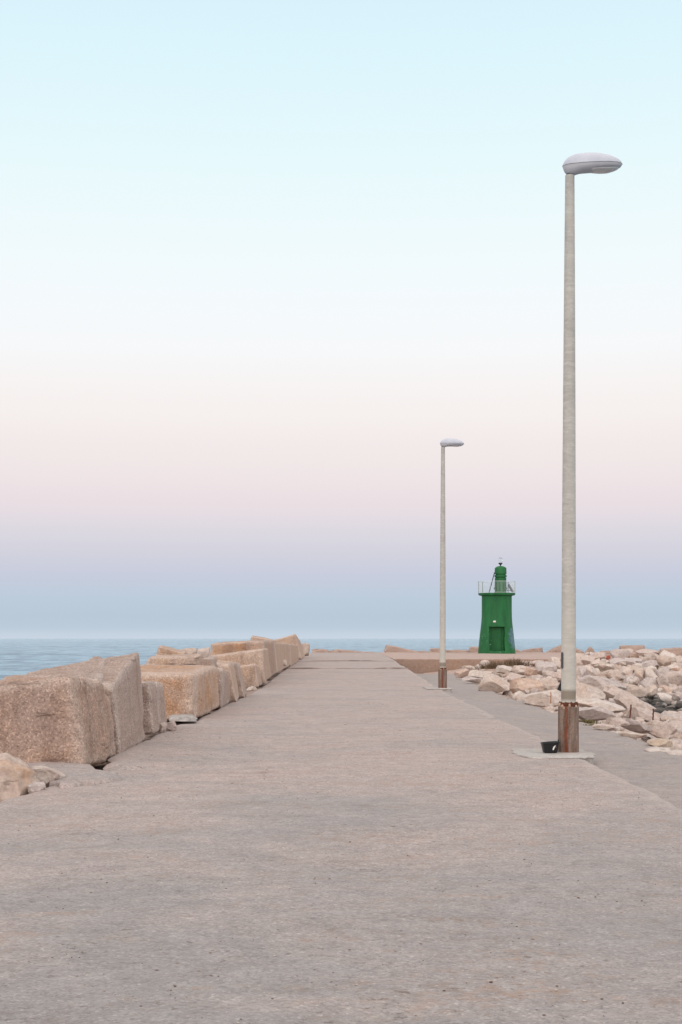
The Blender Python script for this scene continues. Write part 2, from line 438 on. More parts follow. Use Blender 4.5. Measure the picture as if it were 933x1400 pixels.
def frange(a, b, n): return [a + (b-a)*i/(n-1) for i in range(n)]
ys = []
y = -8.0
while y < 131:
    ys.append(y); y += max(.08, .009*abs(y)) if y > 4 else .4
JOINTS = [(17.3, .0), (33.5, .015), (50.5, .02), (70.8, .07), (87.8, .06)]
for jy, h in JOINTS:
    ys += [jy-.02, jy+.02]
ys = sorted(set(ys))
def deck_fn(x, y):
    yy = y
    # ragged outer edges
    L = knots([(14.0, -3.42), (15.2, -3.20), (16.8, -3.16), (17.3, -2.94), (18.2, -2.96), (18.9, -3.10), (26.6, -3.14), (27.4, -2.90), (36, -2.88), (42, -2.76)], y)
    L += .07*fbm(Vector((0, y*.9, 3)), 4) + .025*fbm(Vector((5, y*5, 3)), 3)
    Rr = 3.28 + .10*fbm(Vector((9, y*.35, 1)), 4) + (.05*fbm(Vector((2, y*1.6, 7)), 4) - .07*max(0, fbm(Vector((4, y*2.6, 3)), 3)-.15)) + .12*max(0, min(1, (y-40)/50))
    if y > 89.8: Rr = 3.42 + .02*fbm(Vector((9, y*.35, 1)), 4)
    s = (x+1)/2
    X = L + (Rr-L)*s
    z = deck_z(y)
    z += .018*fbm(Vector((X*.35, y*.22, 0)), 3) + .007*fbm(Vector((X*2.2, y*2.2, 4)), 4)
    for jy, h in JOINTS:
        if jy < 20: continue
        wav = 0
        f = max(0, min(1, (y - jy + .02)/.04))
        env = .35 + .65*max(0, min(1, .5 + 1.4*fbm(Vector((X*.5, jy*3.1, 9)), 2)))
        z += h*env*f*max(0, 1-(y-jy)/8)
    # broken raised lip by the first big block
    lip = (X+1.6) + .5*fbm(Vector((X*1.8, y*1.8, 11)), 4)
    f = max(0, min(1, (y-17.45 - .25*fbm(Vector((X*2.5, 3, 8)), 4))/.12))
    z += .055*f*max(0, min(1, -lip/1.2))*max(0, 1-(y-17.3)/6)
    # worn shoulders
    e = min(s, 1-s)*(Rr-L)
    z -= .045*max(0, 1-e/.12)**2
    return (X, y, z)
xs = [-1, -.985, -.965] + frange(-.94, .94, 95) + [.965, .985, 1]
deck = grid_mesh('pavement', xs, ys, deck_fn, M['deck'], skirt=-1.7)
at_ = deck.data.attributes.new('rim', 'FLOAT', 'POINT')
vals = []
for _ in ys:
    for q in xs: vals.append(max(0.0, 1-(1-q)*3.2/.42))
vals += [1.0]*(len(deck.data.vertices)-len(vals))
at_.data.foreach_set('value', vals)
tag(deck, 'wide worn concrete top of the pier running out to sea', 'pier deck', kind='structure')

APRON = [(10, -.12), (22, -.12), (30, -.15), (37, -.20), (47, -.28), (62, -.38), (90, -.62), (100, -.64)]
def apron_z(y): return knots(APRON, y)
EDGE = [(8, 5.1), (21, 5.1), (30, 5.2), (37, 5.28), (47, 5.45), (62, 6.0), (80, 7.6), (90, 9.2)]
def apron_edge(y): return knots(EDGE, y)
ays = [4 + i*.25 for i in range(int(86/.25)+1)]
def apron_fn(s, y):
    L = 2.9; Rr = apron_edge(y) + .12*fbm(Vector((y*.5, 2, 5)), 4) + .04*fbm(Vector((y*2.5, 2, 5)), 3)
    X = L + (Rr-L)*s
    z = apron_z(y) + .03*fbm(Vector((X*.6, y*.3, 6)), 4) + .006*fbm(Vector((X*3, y*3, 6)), 3)
    # rubbed-up fillet against the pier deck
    fw = .75+.4*fbm(Vector((y*.4, 8, 1)), 3)
    d = max(0, min(1, 1 - (X-3.3)/max(.4, fw)))*max(0, min(1, (y-19)/5)); z += d*(deck_z(y)-.025-apron_z(y))*max(0, min(1, (78-y)/26))
    z -= .10*max(0, (s-.93)/.07)**2
    return (X, y, z)
apron = grid_mesh('path', frange(0, 1, 34), ays, apron_fn, M['path'], skirt=-1.7)
tag(apron, 'lower grey concrete strip along the right edge of the pier', 'path', kind='structure')

# terrace at the pier's end with the low wall in front of it
def ter_fn(x, y):
    e = min(x-3.44, y-90.3)
    z = .30 + .03*fbm(Vector((x*.3, y*.3, 0)), 4) - .03*max(0, 1-e/.15)
    z -= max(0, (x-21-1.5*fbm(Vector((y*.3, 0, 0)), 3))/8)*.5
    return (x, y, z)
ter = grid_mesh('terrace', [3.44, 3.5, 3.58]+frange(3.8, 34, 90), [90.3, 90.36, 90.44]+frange(90.8, 132, 90), ter_fn, M['terrace'], skirt=-1.7)
tag(ter, 'raised concrete platform the green lighthouse stands on', 'platform', kind='structure')
bm = bmesh.new()
n = 80
prev = None
for i in range(n+1):
    x = 3.42 + (15.0-3.42)*i/n
    o = .02*fbm(Vector((x*2, 0, 0)), 3)
    top = .285 + .02*fbm(Vector((x*1.2, 5, 0)), 4)
    ring = [bm.verts.new(p) for p in ((x, 90.29, -1.0), (x, 90.07+o*.5, -1.0), (x, 90.02+o, -.45), (x, 90.0+o, .0), (x, 89.98+o*.6, .18), (x, 89.99, top-.02), (x, 90.03, top), (x, 90.29, top+.002))]
    if prev:
        for a in range(len(ring)-1):
            bm.faces.new((prev[a], ring[a], ring[a+1], prev[a+1]))
    else: first = ring
    prev = ring
bm.faces.new(first); bm.faces.new(prev[::-1])
bmesh.ops.recalc_face_normals(bm, faces=bm.faces)
wall = sharp(bm_obj('retaining_wall', bm, concrete_mat('wall_concrete', lin((156, 132, 118)), lin((146, 126, 114)), lin((170, 132, 102)), lin((104, 82, 70)), seed=12, fine=40, streak=False)), 45)
tag(wall, 'low rust-tinted concrete wall holding up the lighthouse platform, behind the second lamp post', 'wall')

def ramp_fn(x, y):
    top = -.55 + .72*max(0, min(1, (x-5.6)/5.5))
    z = top - (90.0-y)*(.05+.07*max(0, 1-(x-6)/8)) + .05*fbm(Vector((x*.8, y*.8, 2)), 4)
    return (x, y, z)
rmp = grid_mesh('ground', frange(5.2, 17, 70), frange(79, 89.95, 50), ramp_fn, M['terrace'], skirt=-1.7)
tag(rmp, 'sandy ramp rising along the low wall to the lighthouse platform', 'ramp', kind='structure')

# depth of the rubble bank as read off the photograph
DMAP = [(655, 935, 61.8), (690, 950, 47.2), (745, 968, 36.8), (800, 985, 30.4), (933, 1030, 21.3), (720, 905, 88), (660, 915, 82),
        (790, 897, 92), (860, 890, 98), (933, 893, 92), (933, 915, 80), (933, 940, 70), (895, 957, 62), (840, 920, 80), (830, 950, 52), (880, 980, 36),
        (933, 1000, 31.5), (933, 975, 50), (915, 967, 55), (770, 930, 62), (870, 940, 70), (885, 905, 86), (740, 950, 46), (860, 962, 46), (790, 955, 44), (850, 995, 30), (700, 930, 64)]
def depth(px, py):
    sw = sd = 0
    for (x, y, d) in DMAP:
        r2 = ((px-x)/1.6)**2 + ((py-y)*1.6)**2 + 4
        w = 1/r2**1.6
        sw += w; sd += w/d
    return sw/sd
CTRL = []
for px in range(640, 960, 8):
    for py in range(888, 1034, 5):
        edge_py = 935 + (px-655)*.342
        if py > edge_py+2: continue
        if px < 800 and py < 900: continue
        D = depth(px, py); p = at(px, py, D)
        if D > 100: continue
        CTRL.append((p.x, p.y, p.z))
def bank_z(x, y):
    sw = sz = 0; best = 1e9
    for (cx, cy, cz) in CTRL:
        r2 = (cx-x)**2 + ((cy-y)*.6)**2 + .05
        if r2 < best: best = r2
        w = 1/(r2*r2); sw += w; sz += w*cz
    z = sz/sw
    far = max(0, math.sqrt(best)-1.5)
    return z - .28*far, far
BANK = {}
bys = frange(6, 92, 110); bss = frange(0, 1, 64)
def bank_fn(s, y):
    L = apron_edge(min(y, 90)) - .25
    x = L + (s**1.25)*(36-L)
    z, far = bank_z(x, y)
    z -= .30
    t = max(0, 1-(x-L)/.9)
    z = z*(1-t) + (apron_z(y)-.10)*t
    z += .16*fbm(Vector((x*.7, y*.7, 3)), 4)
    return (x, y, max(z, -3.0))
bank = grid_mesh('ground', bss, bys, bank_fn, M['rubble'])
tag(bank, 'rubble bank under the boulders right of the pier', 'rubble bank', kind='structure')
# left bank under the blocks and the bank round the head of the pier
def lbank_fn(s, y):
    x = -2.6 - s*9
    z = -.13 - .9*max(0, s*9-2.5)*.55 + .12*fbm(Vector((x, y*.8, 1)), 3)
    return (x, y, max(z, -3.5))
lb = grid_mesh('ground', frange(0, 1, 20), frange(-6, 140, 160), lbank_fn, M['rubble'])
tag(lb, 'rubble bank under the concrete blocks left of the pier', 'rubble bank', kind='structure')
def hbank_fn(x, y):
    z = -.05 - .35*max(0, y-134) + .1*fbm(Vector((x*.6, y*.6, 2)), 3)
    return (x, y, max(z, -3.5))
hb = grid_mesh('ground', frange(-12, 48, 80), frange(130.5, 146, 20), hbank_fn, M['rubble'])
tag(hb, 'rubble bank round the sea end of the pier', 'rubble bank', kind='structure')

# the sea: one sheet out to the horizon
def ring_sheet():
    bm = bmesh.new()
    v = [bm.verts.new((x, y, SEA_Z)) for x, y in ((-40000, -2000), (40000, -2000), (40000, 60000), (-40000, 60000))]
    bm.faces.new(v)
    return bm
sea = bm_obj('sea', ring_sheet(), M['sea'], smooth=False)
tag(sea, 'calm pale blue sea with small ripples', 'sea', kind='structure')

# ---------------------------------------------------------------- boulders
def rock_obj(name, c, size, rot=(0, 0, 0), seed=0, mat=None, sub=4, cuts=12, lo=.45, hi=.80, rough=.05, drop=True):
    """Angular quarry stone: a ball trimmed by random planes and roughened. c = centre."""
    rnd = random.Random(seed)
    bm = bmesh.new()
    bmesh.ops.create_icosphere(bm, subdivisions=sub, radius=1.0)
    planes = []
    for k in range(cuts):
        v = Vector((rnd.gauss(0, 1), rnd.gauss(0, 1), rnd.gauss(0, 1))).normalized()
        planes.append((v, rnd.uniform(lo, hi)))
    for ax in ((1, 0, 0), (-1, 0, 0), (0, -1, 0), (0, 0, 1), (0, 1, 0), (0, 0, -1)):
        v = (Vector(ax) + Vector((rnd.uniform(-.35, .35), rnd.uniform(-.35, .35), rnd.uniform(-.35, .35)))).normalized()
        planes.append((v, rnd.uniform(.62, .8)))
    off = Vector((seed*3.7, seed*1.3, 0))
    for v in bm.verts:
        p = v.co.copy()
        for _ in range(3):
            for nrm, d in planes:
                h = p.dot(nrm)
                if h > d: p -= nrm*(h-d)
        v.co = p
    mx = [max(v.co[k] for v in bm.verts) for k in range(3)]; mn = [min(v.co[k] for v in bm.verts) for k in range(3)]
    rotm = Matrix.Rotation(rot[2], 3, 'Z') @ Matrix.Rotation(rot[0], 3, 'X') @ Matrix.Rotation(rot[1], 3, 'Y')
    m = min(size)
    zmin = 1e9
    for v in bm.verts:
        p = Vector([((v.co[k]-mn[k])/(mx[k]-mn[k]) - .5)*size[k] for k in range(3)])
        nn = p.normalized()
        q = p/max(m, .05)
        p += nn*m*(rough*fbm(q*1.6+off, 4) + rough*.5*fbm(q*5+off, 3))
        v.co = rotm @ p
        zmin = min(zmin, v.co.z)
    for v in bm.verts: v.co.z -= zmin
    c = Vector(c)
    return bm_obj(name, bm, mat, None, (c.x, c.y, c.z+zmin))

ROCKS = [
 # px, py, w, h, tilt in the picture, colour, label
 (792, 901, 15, 18, 0, 'C', 'upright cream boulder just right of the tall lamp post, below the horizon'),
 (806, 902, 18, 15, -10, 'P', 'pinkish boulder second to the right of the tall lamp post at the crest'),
 (821, 897, 24, 13, -12, 'P', 'pale pink boulder leaning left beside the small red brick at the crest'),
 (816, 906, 17, 8, -38, 'C', 'narrow cream stone tipped steeply under the pale crest boulder'),
 (829, 904.5, 11, 7, 10, 'W', 'small white stone right under the red brick at the crest'),
 (851, 895, 28, 15, 3, 'G', 'large lilac-grey boulder on the crest, left of the orange-stained rock'),
 (850, 905, 36, 11, 4, 'G', 'long flat grey boulder lying below the lilac crest boulder'),
 (843, 912.5, 19, 10, 4, 'T', 'tan block with a dark gap at its right end, above the cream cube'),
 (843, 923, 17, 15, 0, 'C', 'cream cube-shaped boulder standing between two dark vertical gaps'),
 (858, 918, 19, 16, 5, 'C', 'squarish cream boulder with a tan underside, right of the cube-shaped one'),
 (825, 912, 26, 10, 2, 'W', 'whitish flat boulder above the dark hollow in the upper heap'),
 (829, 922.5, 26, 11, -22, 'T', 'tan slab tipped up to the right with a shaded underside'),
 (806, 918, 26, 20, 22, 'C', 'cream angular boulder sloping right, left of the dark hollow'),
 (798, 918, 14, 14, 0, 'G', 'rounded lilac boulder wedged left of the sloping cream boulder'),
 (790, 921, 13, 23, 0, 'C', 'tall cream boulder pressed against the right side of the tall lamp post'),
 (828, 934, 66, 17, 17, 'G', 'long lilac slab sliding down right across the middle of the heap'),
 (851, 939, 26, 10, 14, 'T', 'tan tilted slab lying on the foot of the long lilac slab'),
 (806, 948, 46, 26, 12, 'C', 'broad cream slab by the lamp post with a red brick lying on it'),
 (848, 950, 46, 18, 18, 'P', 'wide pinkish slab to the right of the lower red brick'),
 (822, 964, 66, 15, 12, 'W', 'long whitish slab lying low right of the rusty sleeve'),
 (812, 977, 56, 16, 8, 'G', 'pale grey slab at the lower strip with dry weeds under its left end'),
 (868.5, 896, 12, 9, 0, 'O', 'orange-stained rock on the crest, brightest of the upper row'),
 (861, 891, 16, 9, 0, 'C', 'cream stone just above and left of the orange-stained crest rock'),
 (886, 892, 30, 9, 3, 'P', 'long low pinkish rock at the crest, under the flat far block'),
 (896, 898, 24, 12, 10, 'P', 'pink boulder with a small dark pit, at the crest'),
 (885, 901, 13, 10, -20, 'P', 'small pink stone with a dark crack on its left, near the crest'),
 (911, 903, 22, 15, 10, 'T', 'tan-faced boulder below the white crest boulder'),
 (918, 896, 24, 12, 12, 'W', 'bright white boulder on the crest, near the right edge of the photo'),
 (932, 902, 14, 13, 10, 'C', 'cream boulder cut by the right edge of the photo, at the crest'),
 (868, 904.5, 25, 10, -6, 'G', 'lilac flat boulder under the orange-stained crest rock'),
 (890, 909, 28, 13, -6, 'G', 'wide lilac boulder in the upper heap with a dark gap at its right'),
 (923, 911, 18, 11, 8, 'W', 'pale boulder below the white crest boulder, right of the tan-faced one'),
 (933, 911, 12, 10, 0, 'P', 'pink rock cut by the right edge of the photo, second row down'),
 (868, 913, 24, 8, 3, 'T', 'flat tan stone bridging the cream boulders in the upper heap'),
 (876, 922, 18, 18, 0, 'C', 'cream boulder joined to the brightest boulder in the middle of the heap'),
 (892, 921, 19, 20, 0, 'W', 'brightest white boulder in the middle of the heap'),
 (909, 919, 17, 15, 0, 'G', 'pale lilac cube-shaped boulder right of the brightest white boulder'),
 (908, 931, 15, 17, 0, 'P', 'pink upright boulder under the pale lilac cube-shaped one'),
 (927, 916, 19, 8, 5, 'O', 'orange-brown stone lying on the big dark-flanked boulder at the right'),
 (924, 928, 30, 22, 18, 'P', 'big pink boulder with a dark flank at the right edge of the heap'),
 (866, 932, 23, 18, 0, 'G', 'lilac boulder left of centre in the heap, below the tan-bottomed one'),
 (889, 933, 28, 15, 10, 'G', 'broad lilac-pink boulder below the brightest white boulder'),
 (912, 943.5, 20, 13, 8, 'O', 'orange-bellied boulder low in the heap, above the flat white stone'),
 (892, 944, 18, 15, 0, 'C', 'cream rounded boulder low in the heap, left of the orange-bellied one'),
 (872, 946, 26, 17, 15, 'T', 'rough tan-pink boulder with dark cracks, low in the heap'),
 (930, 945, 20, 16, 15, 'P', 'pink boulder low at the right edge of the photo, above the dark water rocks'),
 (857, 943, 16, 13, 0, 'T', 'small tan stone at the end of the tilted tan slab'),
 (892, 955, 20, 13, 0, 'W', 'white-topped boulder with a black wet foot beside the cove'),
 (914.5, 954.5, 28, 9, 14, 'W', 'flat white stone tipped right just above the dark cove'),
 (928, 953, 16, 8, 8, 'P', 'pink flat stone at the right, level with the flat white stone'),
 (911, 964, 16, 9, 0, 'D', 'grey rounded stone in the dark wet cove'),
 (931, 963, 12, 10, 0, 'D', 'grey wet stone in the cove, cut by the right edge of the photo'),
 (921, 968, 20, 7, 4, 'T', 'brown-topped stone among the dark wet rocks of the cove'),
 (908, 972, 22, 7, 5, 'D', 'dark flat wet rock at the waterline of the cove'),
 (925, 976, 24, 9, 4, 'D', 'dark wet rock nearest the right edge, low in the cove'),
 (903, 966, 14, 6, 0, 'D', 'small dark wet rock by the right rusty stake'),
 (872, 962, 56, 18, 20, 'P', 'long pink slab above the two rusty stakes'),
 (882, 976, 38, 16, 8, 'P', 'pinkish slab between the two rusty stakes'),
 (899.5, 981, 12, 15, 0, 'T', 'tan upright stone right beside the right rusty stake'),
 (918, 985, 18, 9, 10, 'T', 'orange-tan stone in front of the dark cove'),
 (908, 1000, 62, 22, 27, 'P', 'large pink-brown slab sliding down to the right edge of the photo'),
 (872, 992, 40, 14, 12, 'G', 'lilac slab below the left rusty stake'),
 (846, 985, 34, 12, 8, 'P', 'pinkish low rock behind the cream kerb stone'),
 (931, 1011, 24, 12, 20, 'T', 'brown shadowed rock low at the right edge, below the large slab'),
 (632, 919.5, 19, 11, 0, 'O', 'orange-brown rock in front of the low wall, leftmost of the heap'),
 (643, 914, 22, 9, 4, 'C', 'cream rock just behind the leftmost orange-brown rock'),
 (657, 921, 38, 9, 4, 'W', 'pale flat slab right of the leftmost orange-brown rock'),
 (649, 929, 30, 7, 12, 'G', 'flat greyish slab at the edge of the lower strip, left of the pointed boulder'),
 (679, 935, 46, 26, 6, 'C', 'large pointed cream boulder left of the tall lamp post'),
 (692, 915, 26, 10, 8, 'W', 'pale pointed rock in front of the two dry bushes'),
 (713, 915, 24, 11, 8, 'C', 'cream rock right of the dry bushes with a dark crack on its left'),
 (727, 918, 17, 11, 5, 'O', 'small orange-centred rock right of the dry bushes'),
 (703, 926, 34, 14, 6, 'P', 'pinkish flat rock between the pointed cream boulder and the orange one'),
 (722, 938, 40, 24, -4, 'O', 'large orange-brown boulder left of the tall lamp post'),
 (714, 951, 29, 16, 8, 'W', 'whitish rock at the foot of the large orange-brown boulder'),
 (752, 935, 32, 18, 4, 'T', 'tan boulder left of the lamp post, behind the broad white slab'),
 (748, 913, 28, 16, 4, 'G', 'rounded lilac boulder left of the lamp post on the upper row'),
 (760, 905, 15, 15, 0, 'W', 'white block beside the slot in the tall lamp post'),
 (757, 923, 28, 12, 5, 'P', 'pink rock left of the lamp post, under the white block'),
 (747, 954, 52, 22, -4, 'W', 'broad white slab left of the rusty sleeve with a thin orange rod standing on it'),
 (733, 927, 20, 9, 0, 'P', 'small pink rock above the large orange-brown boulder'),
 (736, 906, 24, 7, 0, 'P', 'low pinkish stones half sunk at the edge of the lighthouse platform'),
 (668, 912, 30, 7, 0, 'P', 'low sandy rock under the left dry bush'),
]
for i, (px, py, w, h, ang, colr, label) in enumerate(ROCKS):
    D = depth(px, py+h*.3)
    s = D/F
    rnd = random.Random(i*17+5)
    c = at(px, py, D)
    sx = w*s*1.05; sz = h*s*1.14
    sy = max(sz*1.1, min(sx*rnd.uniform(.8, 1.1), sz*2.6))
    c.y += sy*.30; c.z -= sz*.10
    big = w > 30
    o = rock_obj('boulder' if w > 14 else 'rock', c, (sx, sy, sz), (rnd.uniform(-.22, .22), R(ang), rnd.uniform(-.35, .35)), seed=i+11,
                 mat=ROCK[colr], sub=5 if big else 4, rough=.05)
    tag(o, label, 'boulder' if w > 14 else 'rock', 'boulders heaped right of the pier')

srnd = random.Random(21)
made = 0
while made < 75:
    px = srnd.uniform(640, 934); py = srnd.uniform(892, 1000)
    if py > 926 + (px-655)*.342 or (px < 790 and py < 910) or 762 < px < 792: continue
    if px < 725 and py < 919: continue
    D = depth(px, py); sc_ = D/F
    w_ = srnd.uniform(7, 13); h_ = w_*srnd.uniform(.6, .95)
    c = at(px, py, D); c.y -= srnd.uniform(.0, .25); c.z += h_*sc_*.12
    o = rock_obj('rock', c, (w_*sc_, w_*sc_*srnd.uniform(.8, 1.2), h_*sc_), (srnd.uniform(-.4, .4), srnd.uniform(-.6, .6), srnd.uniform(0, 3)), seed=300+made, mat=ROCK[srnd.choice('CPGWTPCW')], sub=3, rough=.05)
    tag(o, 'small pale rock wedged between the larger boulders of the heap right of the pier', 'rock', 'small rocks wedged in the boulder heap')
    made += 1

# rocks at the near left corner
NEAR = [
 (4, 1076, 80, 62, 18, 14.9, 'N', 'large cream and orange boulder cut by the left edge, beside the near pier edge', 'boulder', .8),
 (58, 1063, 52, 24, 12, 15.6, 'C', 'small rough pale rock beside the large cream and orange boulder', 'rock', .4),
 (48, 1079, 24, 18, -20, 14.9, 'G', 'small bluish grey stone beside the large cream and orange boulder', 'rock', .2),
]
for i, (px, py, w, h, ang, D, colr, label, nm, dy) in enumerate(NEAR):
    c = at(px, py, D); s = D/F
    o = rock_obj(nm, c + Vector((0, dy*.35, 0)), (w*s*1.05, dy, h*s*1.15), (0, R(ang), .1*i), seed=70+i, mat=ROCK[colr], sub=5, cuts=22, lo=.68, hi=.9, rough=.09)
    tag(o, label, nm)
def crust(pts, zt, label):
    bm = bmesh.new()
    P = []
    for (x0, y0), (x1, y1) in zip(pts, pts[1:]+pts[:1]):
        for k in range(10):
            t = k/10; P.append((x0+(x1-x0)*t, y0+(y1-y0)*t))
    W = []
    for k, (px, py) in enumerate(P):
        D = (EYE-zt)*F/(py-873); q = at(px, py, D)
        q += Vector((fbm(Vector((q.x*4, q.y*4, 1)), 4), fbm(Vector((q.x*4, q.y*4, 9)), 4), 0))*.09
        W.append(q)
    c = sum(W, Vector())/len(W)
    rings = []
    for (k, dz) in ((1.03, -.35), (1.0, -.05), (.96, -.012), (.88, 0), (.7, .012), (.45, .02), (.2, .015)):
        ring = []
        for q in W:
            v = c + (q-c)*k
            ring.append(bm.verts.new((v.x, v.y, zt+dz+.02*fbm(Vector((v.x*2.5, v.y*2.5, 3)), 4))))
        rings.append(ring)
    n = len(W)
    for a, b in zip(rings, rings[1:]):
        for i in range(n): bm.faces.new((a[i], a[(i+1) % n], b[(i+1) % n], b[i]))
    bm.faces.new(rings[-1])
    bmesh.ops.recalc_face_normals(bm, faces=bm.faces)
    tag(sharp(bm_obj('concrete_slab', bm, M['deck']), 50), label, 'slab')
crust([(2, 1050), (28, 1037), (70, 1036), (110, 1041), (150, 1054), (168, 1062), (120, 1070), (82, 1074), (52, 1064)], .045, 'pale broken concrete crust lying under the front of the nearest big block')
SMALL = [
 (232, 993, 15, 15, 24.6, 'P', 'pinkish chunk at the foot of the narrow block, left end of the grey slab'),
 (221, 996, 12, 14, 24.2, 'P', 'small brown-pink chunk against the narrow rounded block'),
 (343, 944, 18, 9, 46.5, 'C', 'small cream stone at the pier edge, halfway along the row of blocks'),
 (361, 935, 9, 6, 50.5, 'P', 'tiny pink stone beside a dark gap under the far blocks'),
 (388, 906, 9, 9, 69, 'C', 'tiny cream stone beside a dark hole at the far end of the block row'),
 (256, 893, 26, 13, 40, 'T', 'low tan rock behind the cream slab, right of the orange peak'),
 (277, 893, 18, 14, 42, 'P', 'small brown rock on the skyline left of the long sandy blocks'),
 (419, 890, 13, 20, 106, 'T', 'rounded brown rock closing the far end of the block row'),
]
for i, (px, py, w, h, D, colr, label) in enumerate(SMALL):
    s = D/F
    o = rock_obj('rock', at(px, py, D)+Vector((0, .15, 0)), (w*s*1.05, h*s*1.1, h*s*1.1), (0, 0, .3), seed=90+i, mat=ROCK[colr], sub=4, rough=.08)
    tag(o, label, 'rock')

# kerb stones along the lower strip
KERB = [(830, 993, 34, 9, 10, 'C', 'cream kerb stone nearest the lamp post along the edge of the lower strip'),
        (868, 1004, 40, 10, 13, 'C', 'pale cream kerb stone in the middle of the lower strip edge'),
        (905, 1014, 32, 13, 18, 'O', 'yellowish kerb stone stained ochre, behind the white strip'),
        (903, 1024.5, 34, 6, 21, 'W', 'white kerb strip lying on the lower grey strip'),
        (931, 1029, 22, 10, 12, 'W', 'pale kerb stone cut by the right edge of the photo')]
for i, (px, py, w, h, ang, colr, label) in enumerate(KERB):
    D = (EYE-apron_z(25))*F/(py+h*.45-873); s = D/F
    mt = ROCK[colr]
    if colr == 'O': mt = rock_mat('kerb_ochre', lin((200, 184, 168)), lin((192, 174, 158)), lin((194, 164, 124)), .5, 9)
    # the stones run along the strip's edge, away from the camera
    o = rock_obj('kerb_stone', at(px, py, D)+Vector((0, .1, -.02)), (w*s*.95, .42, h*s*.85), (0, R(2), R(-38)), seed=120+i, mat=mt, sub=4, cuts=5, lo=.7, hi=.9, rough=.05)
    tag(o, label, 'kerb stone', 'kerb stones along the lower strip')

# rubble wedged between the boulders: nobody could count it
def rubble():
    rnd = random.Random(4)
    verts = []; faces = []
    base = bmesh.new(); bmesh.ops.create_icosphere(base, subdivisions=2, radius=1)
    bv = [v.co.copy() for v in base.verts]; bf = [[v.index for v in f.verts] for f in base.faces]; base.free()
    k = 0
    while k < 2700:
        px = rnd.uniform(625, 960); py = rnd.uniform(898, 1020)
        if py > 930 + (px-655)*.342 or (px < 780 and py < 908) or (px < 725 and py < 919): continue
        D = depth(px, py); c = at(px, py, D)
        if k >= 1500:      # the bank goes on to the right of the photograph
            D = rnd.uniform(10, 85); c = Vector((apron_edge(D)+rnd.uniform(.2, 13), D, 0))
            if c.x < .232*D: continue
        z, _ = bank_z(c.x, c.y)
        if k >= 1500 and z < -1.7: continue
        r = rnd.uniform(.07, .26)*(.6+D/110) if k < 1500 else rnd.uniform(.18, .5)
        sc = Vector((r*rnd.uniform(.8, 1.3), r*rnd.uniform(.8, 1.3), r*rnd.uniform(.6, .9)))
        rm = Matrix.Rotation(rnd.uniform(0, 6.3), 3, 'Z') @ Matrix.Rotation(rnd.uniform(-.5, .5), 3, 'X')
        pl = [(Vector((rnd.gauss(0, 1), rnd.gauss(0, 1), rnd.gauss(0, 1))).normalized(), rnd.uniform(.5, .8)) for _ in range(9)]
        off = len(verts)
        for v in bv:
            p = v.copy()
            for nn, d in pl:
                h = p.dot(nn)
                if h > d: p -= nn*(h-d)
            p = rm @ Vector((p.x*sc.x, p.y*sc.y, p.z*sc.z))
            verts.append((c.x+p.x, c.y+p.y+.25, z-.22+p.z))
        faces += [[a+off for a in f] for f in bf]
        k += 1
    me = bpy.data.meshes.new('rubble'); me.from_pydata(verts, [], faces); me.update()
    me.polygons.foreach_set('use_smooth', [True]*len(me.polygons))
    t = NT('rubble_stones'); g = t.n.new('ShaderNodeNewGeometry')
    col = t.ramp(g.outputs['Random Per Island'], [(0, lin((177, 158, 146))), (.3, lin((190, 175, 167))), (.6, lin((185, 172, 166))), (.85, lin((201, 187, 178))), (1, lin((172, 146, 131)))])
    n2 = t.noise(t.coord(), 10, 6, .75)
    col = t.mix(.7, col, t.ramp(n2, [(.25, .2), (.5, .5), (.75, .8)]), 'OVERLAY')
    z = t.sep(t.worldpos())[2]
    mr = t.n.new('ShaderNodeMapRange'); t.l.new(z, mr.inputs[0])
    mr.inputs[1].default_value = -.80; mr.inputs[2].default_value = -1.02; mr.inputs[3].default_value = 0; mr.inputs[4].default_value = .93
    col = t.mix(mr.outputs[0], col, lin((58, 58, 56)))
    o = link('rubble', me, t.done(col, .92, t.bump(n2, .6, .05)))
    tag(o, 'small broken stones filling the gaps between the boulders', 'rubble', kind='stuff')
rubble()

# red bricks caught in the heap
def brick(px, py, w, h, ang, label, D):
    s = D/F
    o = rock_obj('brick', at(px, py, D), (w*s, w*s*.55, h*s), (.2, R(ang), .2), seed=int(px), mat=ROCK['R'], sub=4, cuts=2, lo=.85, hi=.95, rough=.03)
    tag(o, label, 'brick')
brick(832, 899, 6, 7, 70, 'small red broken brick on the crest of the heap', depth(832, 902)-1.2)
brick(818, 948, 15, 6, 36, 'red brick piece lying on the broad cream slab by the lamp post', depth(818, 955)-1.0)

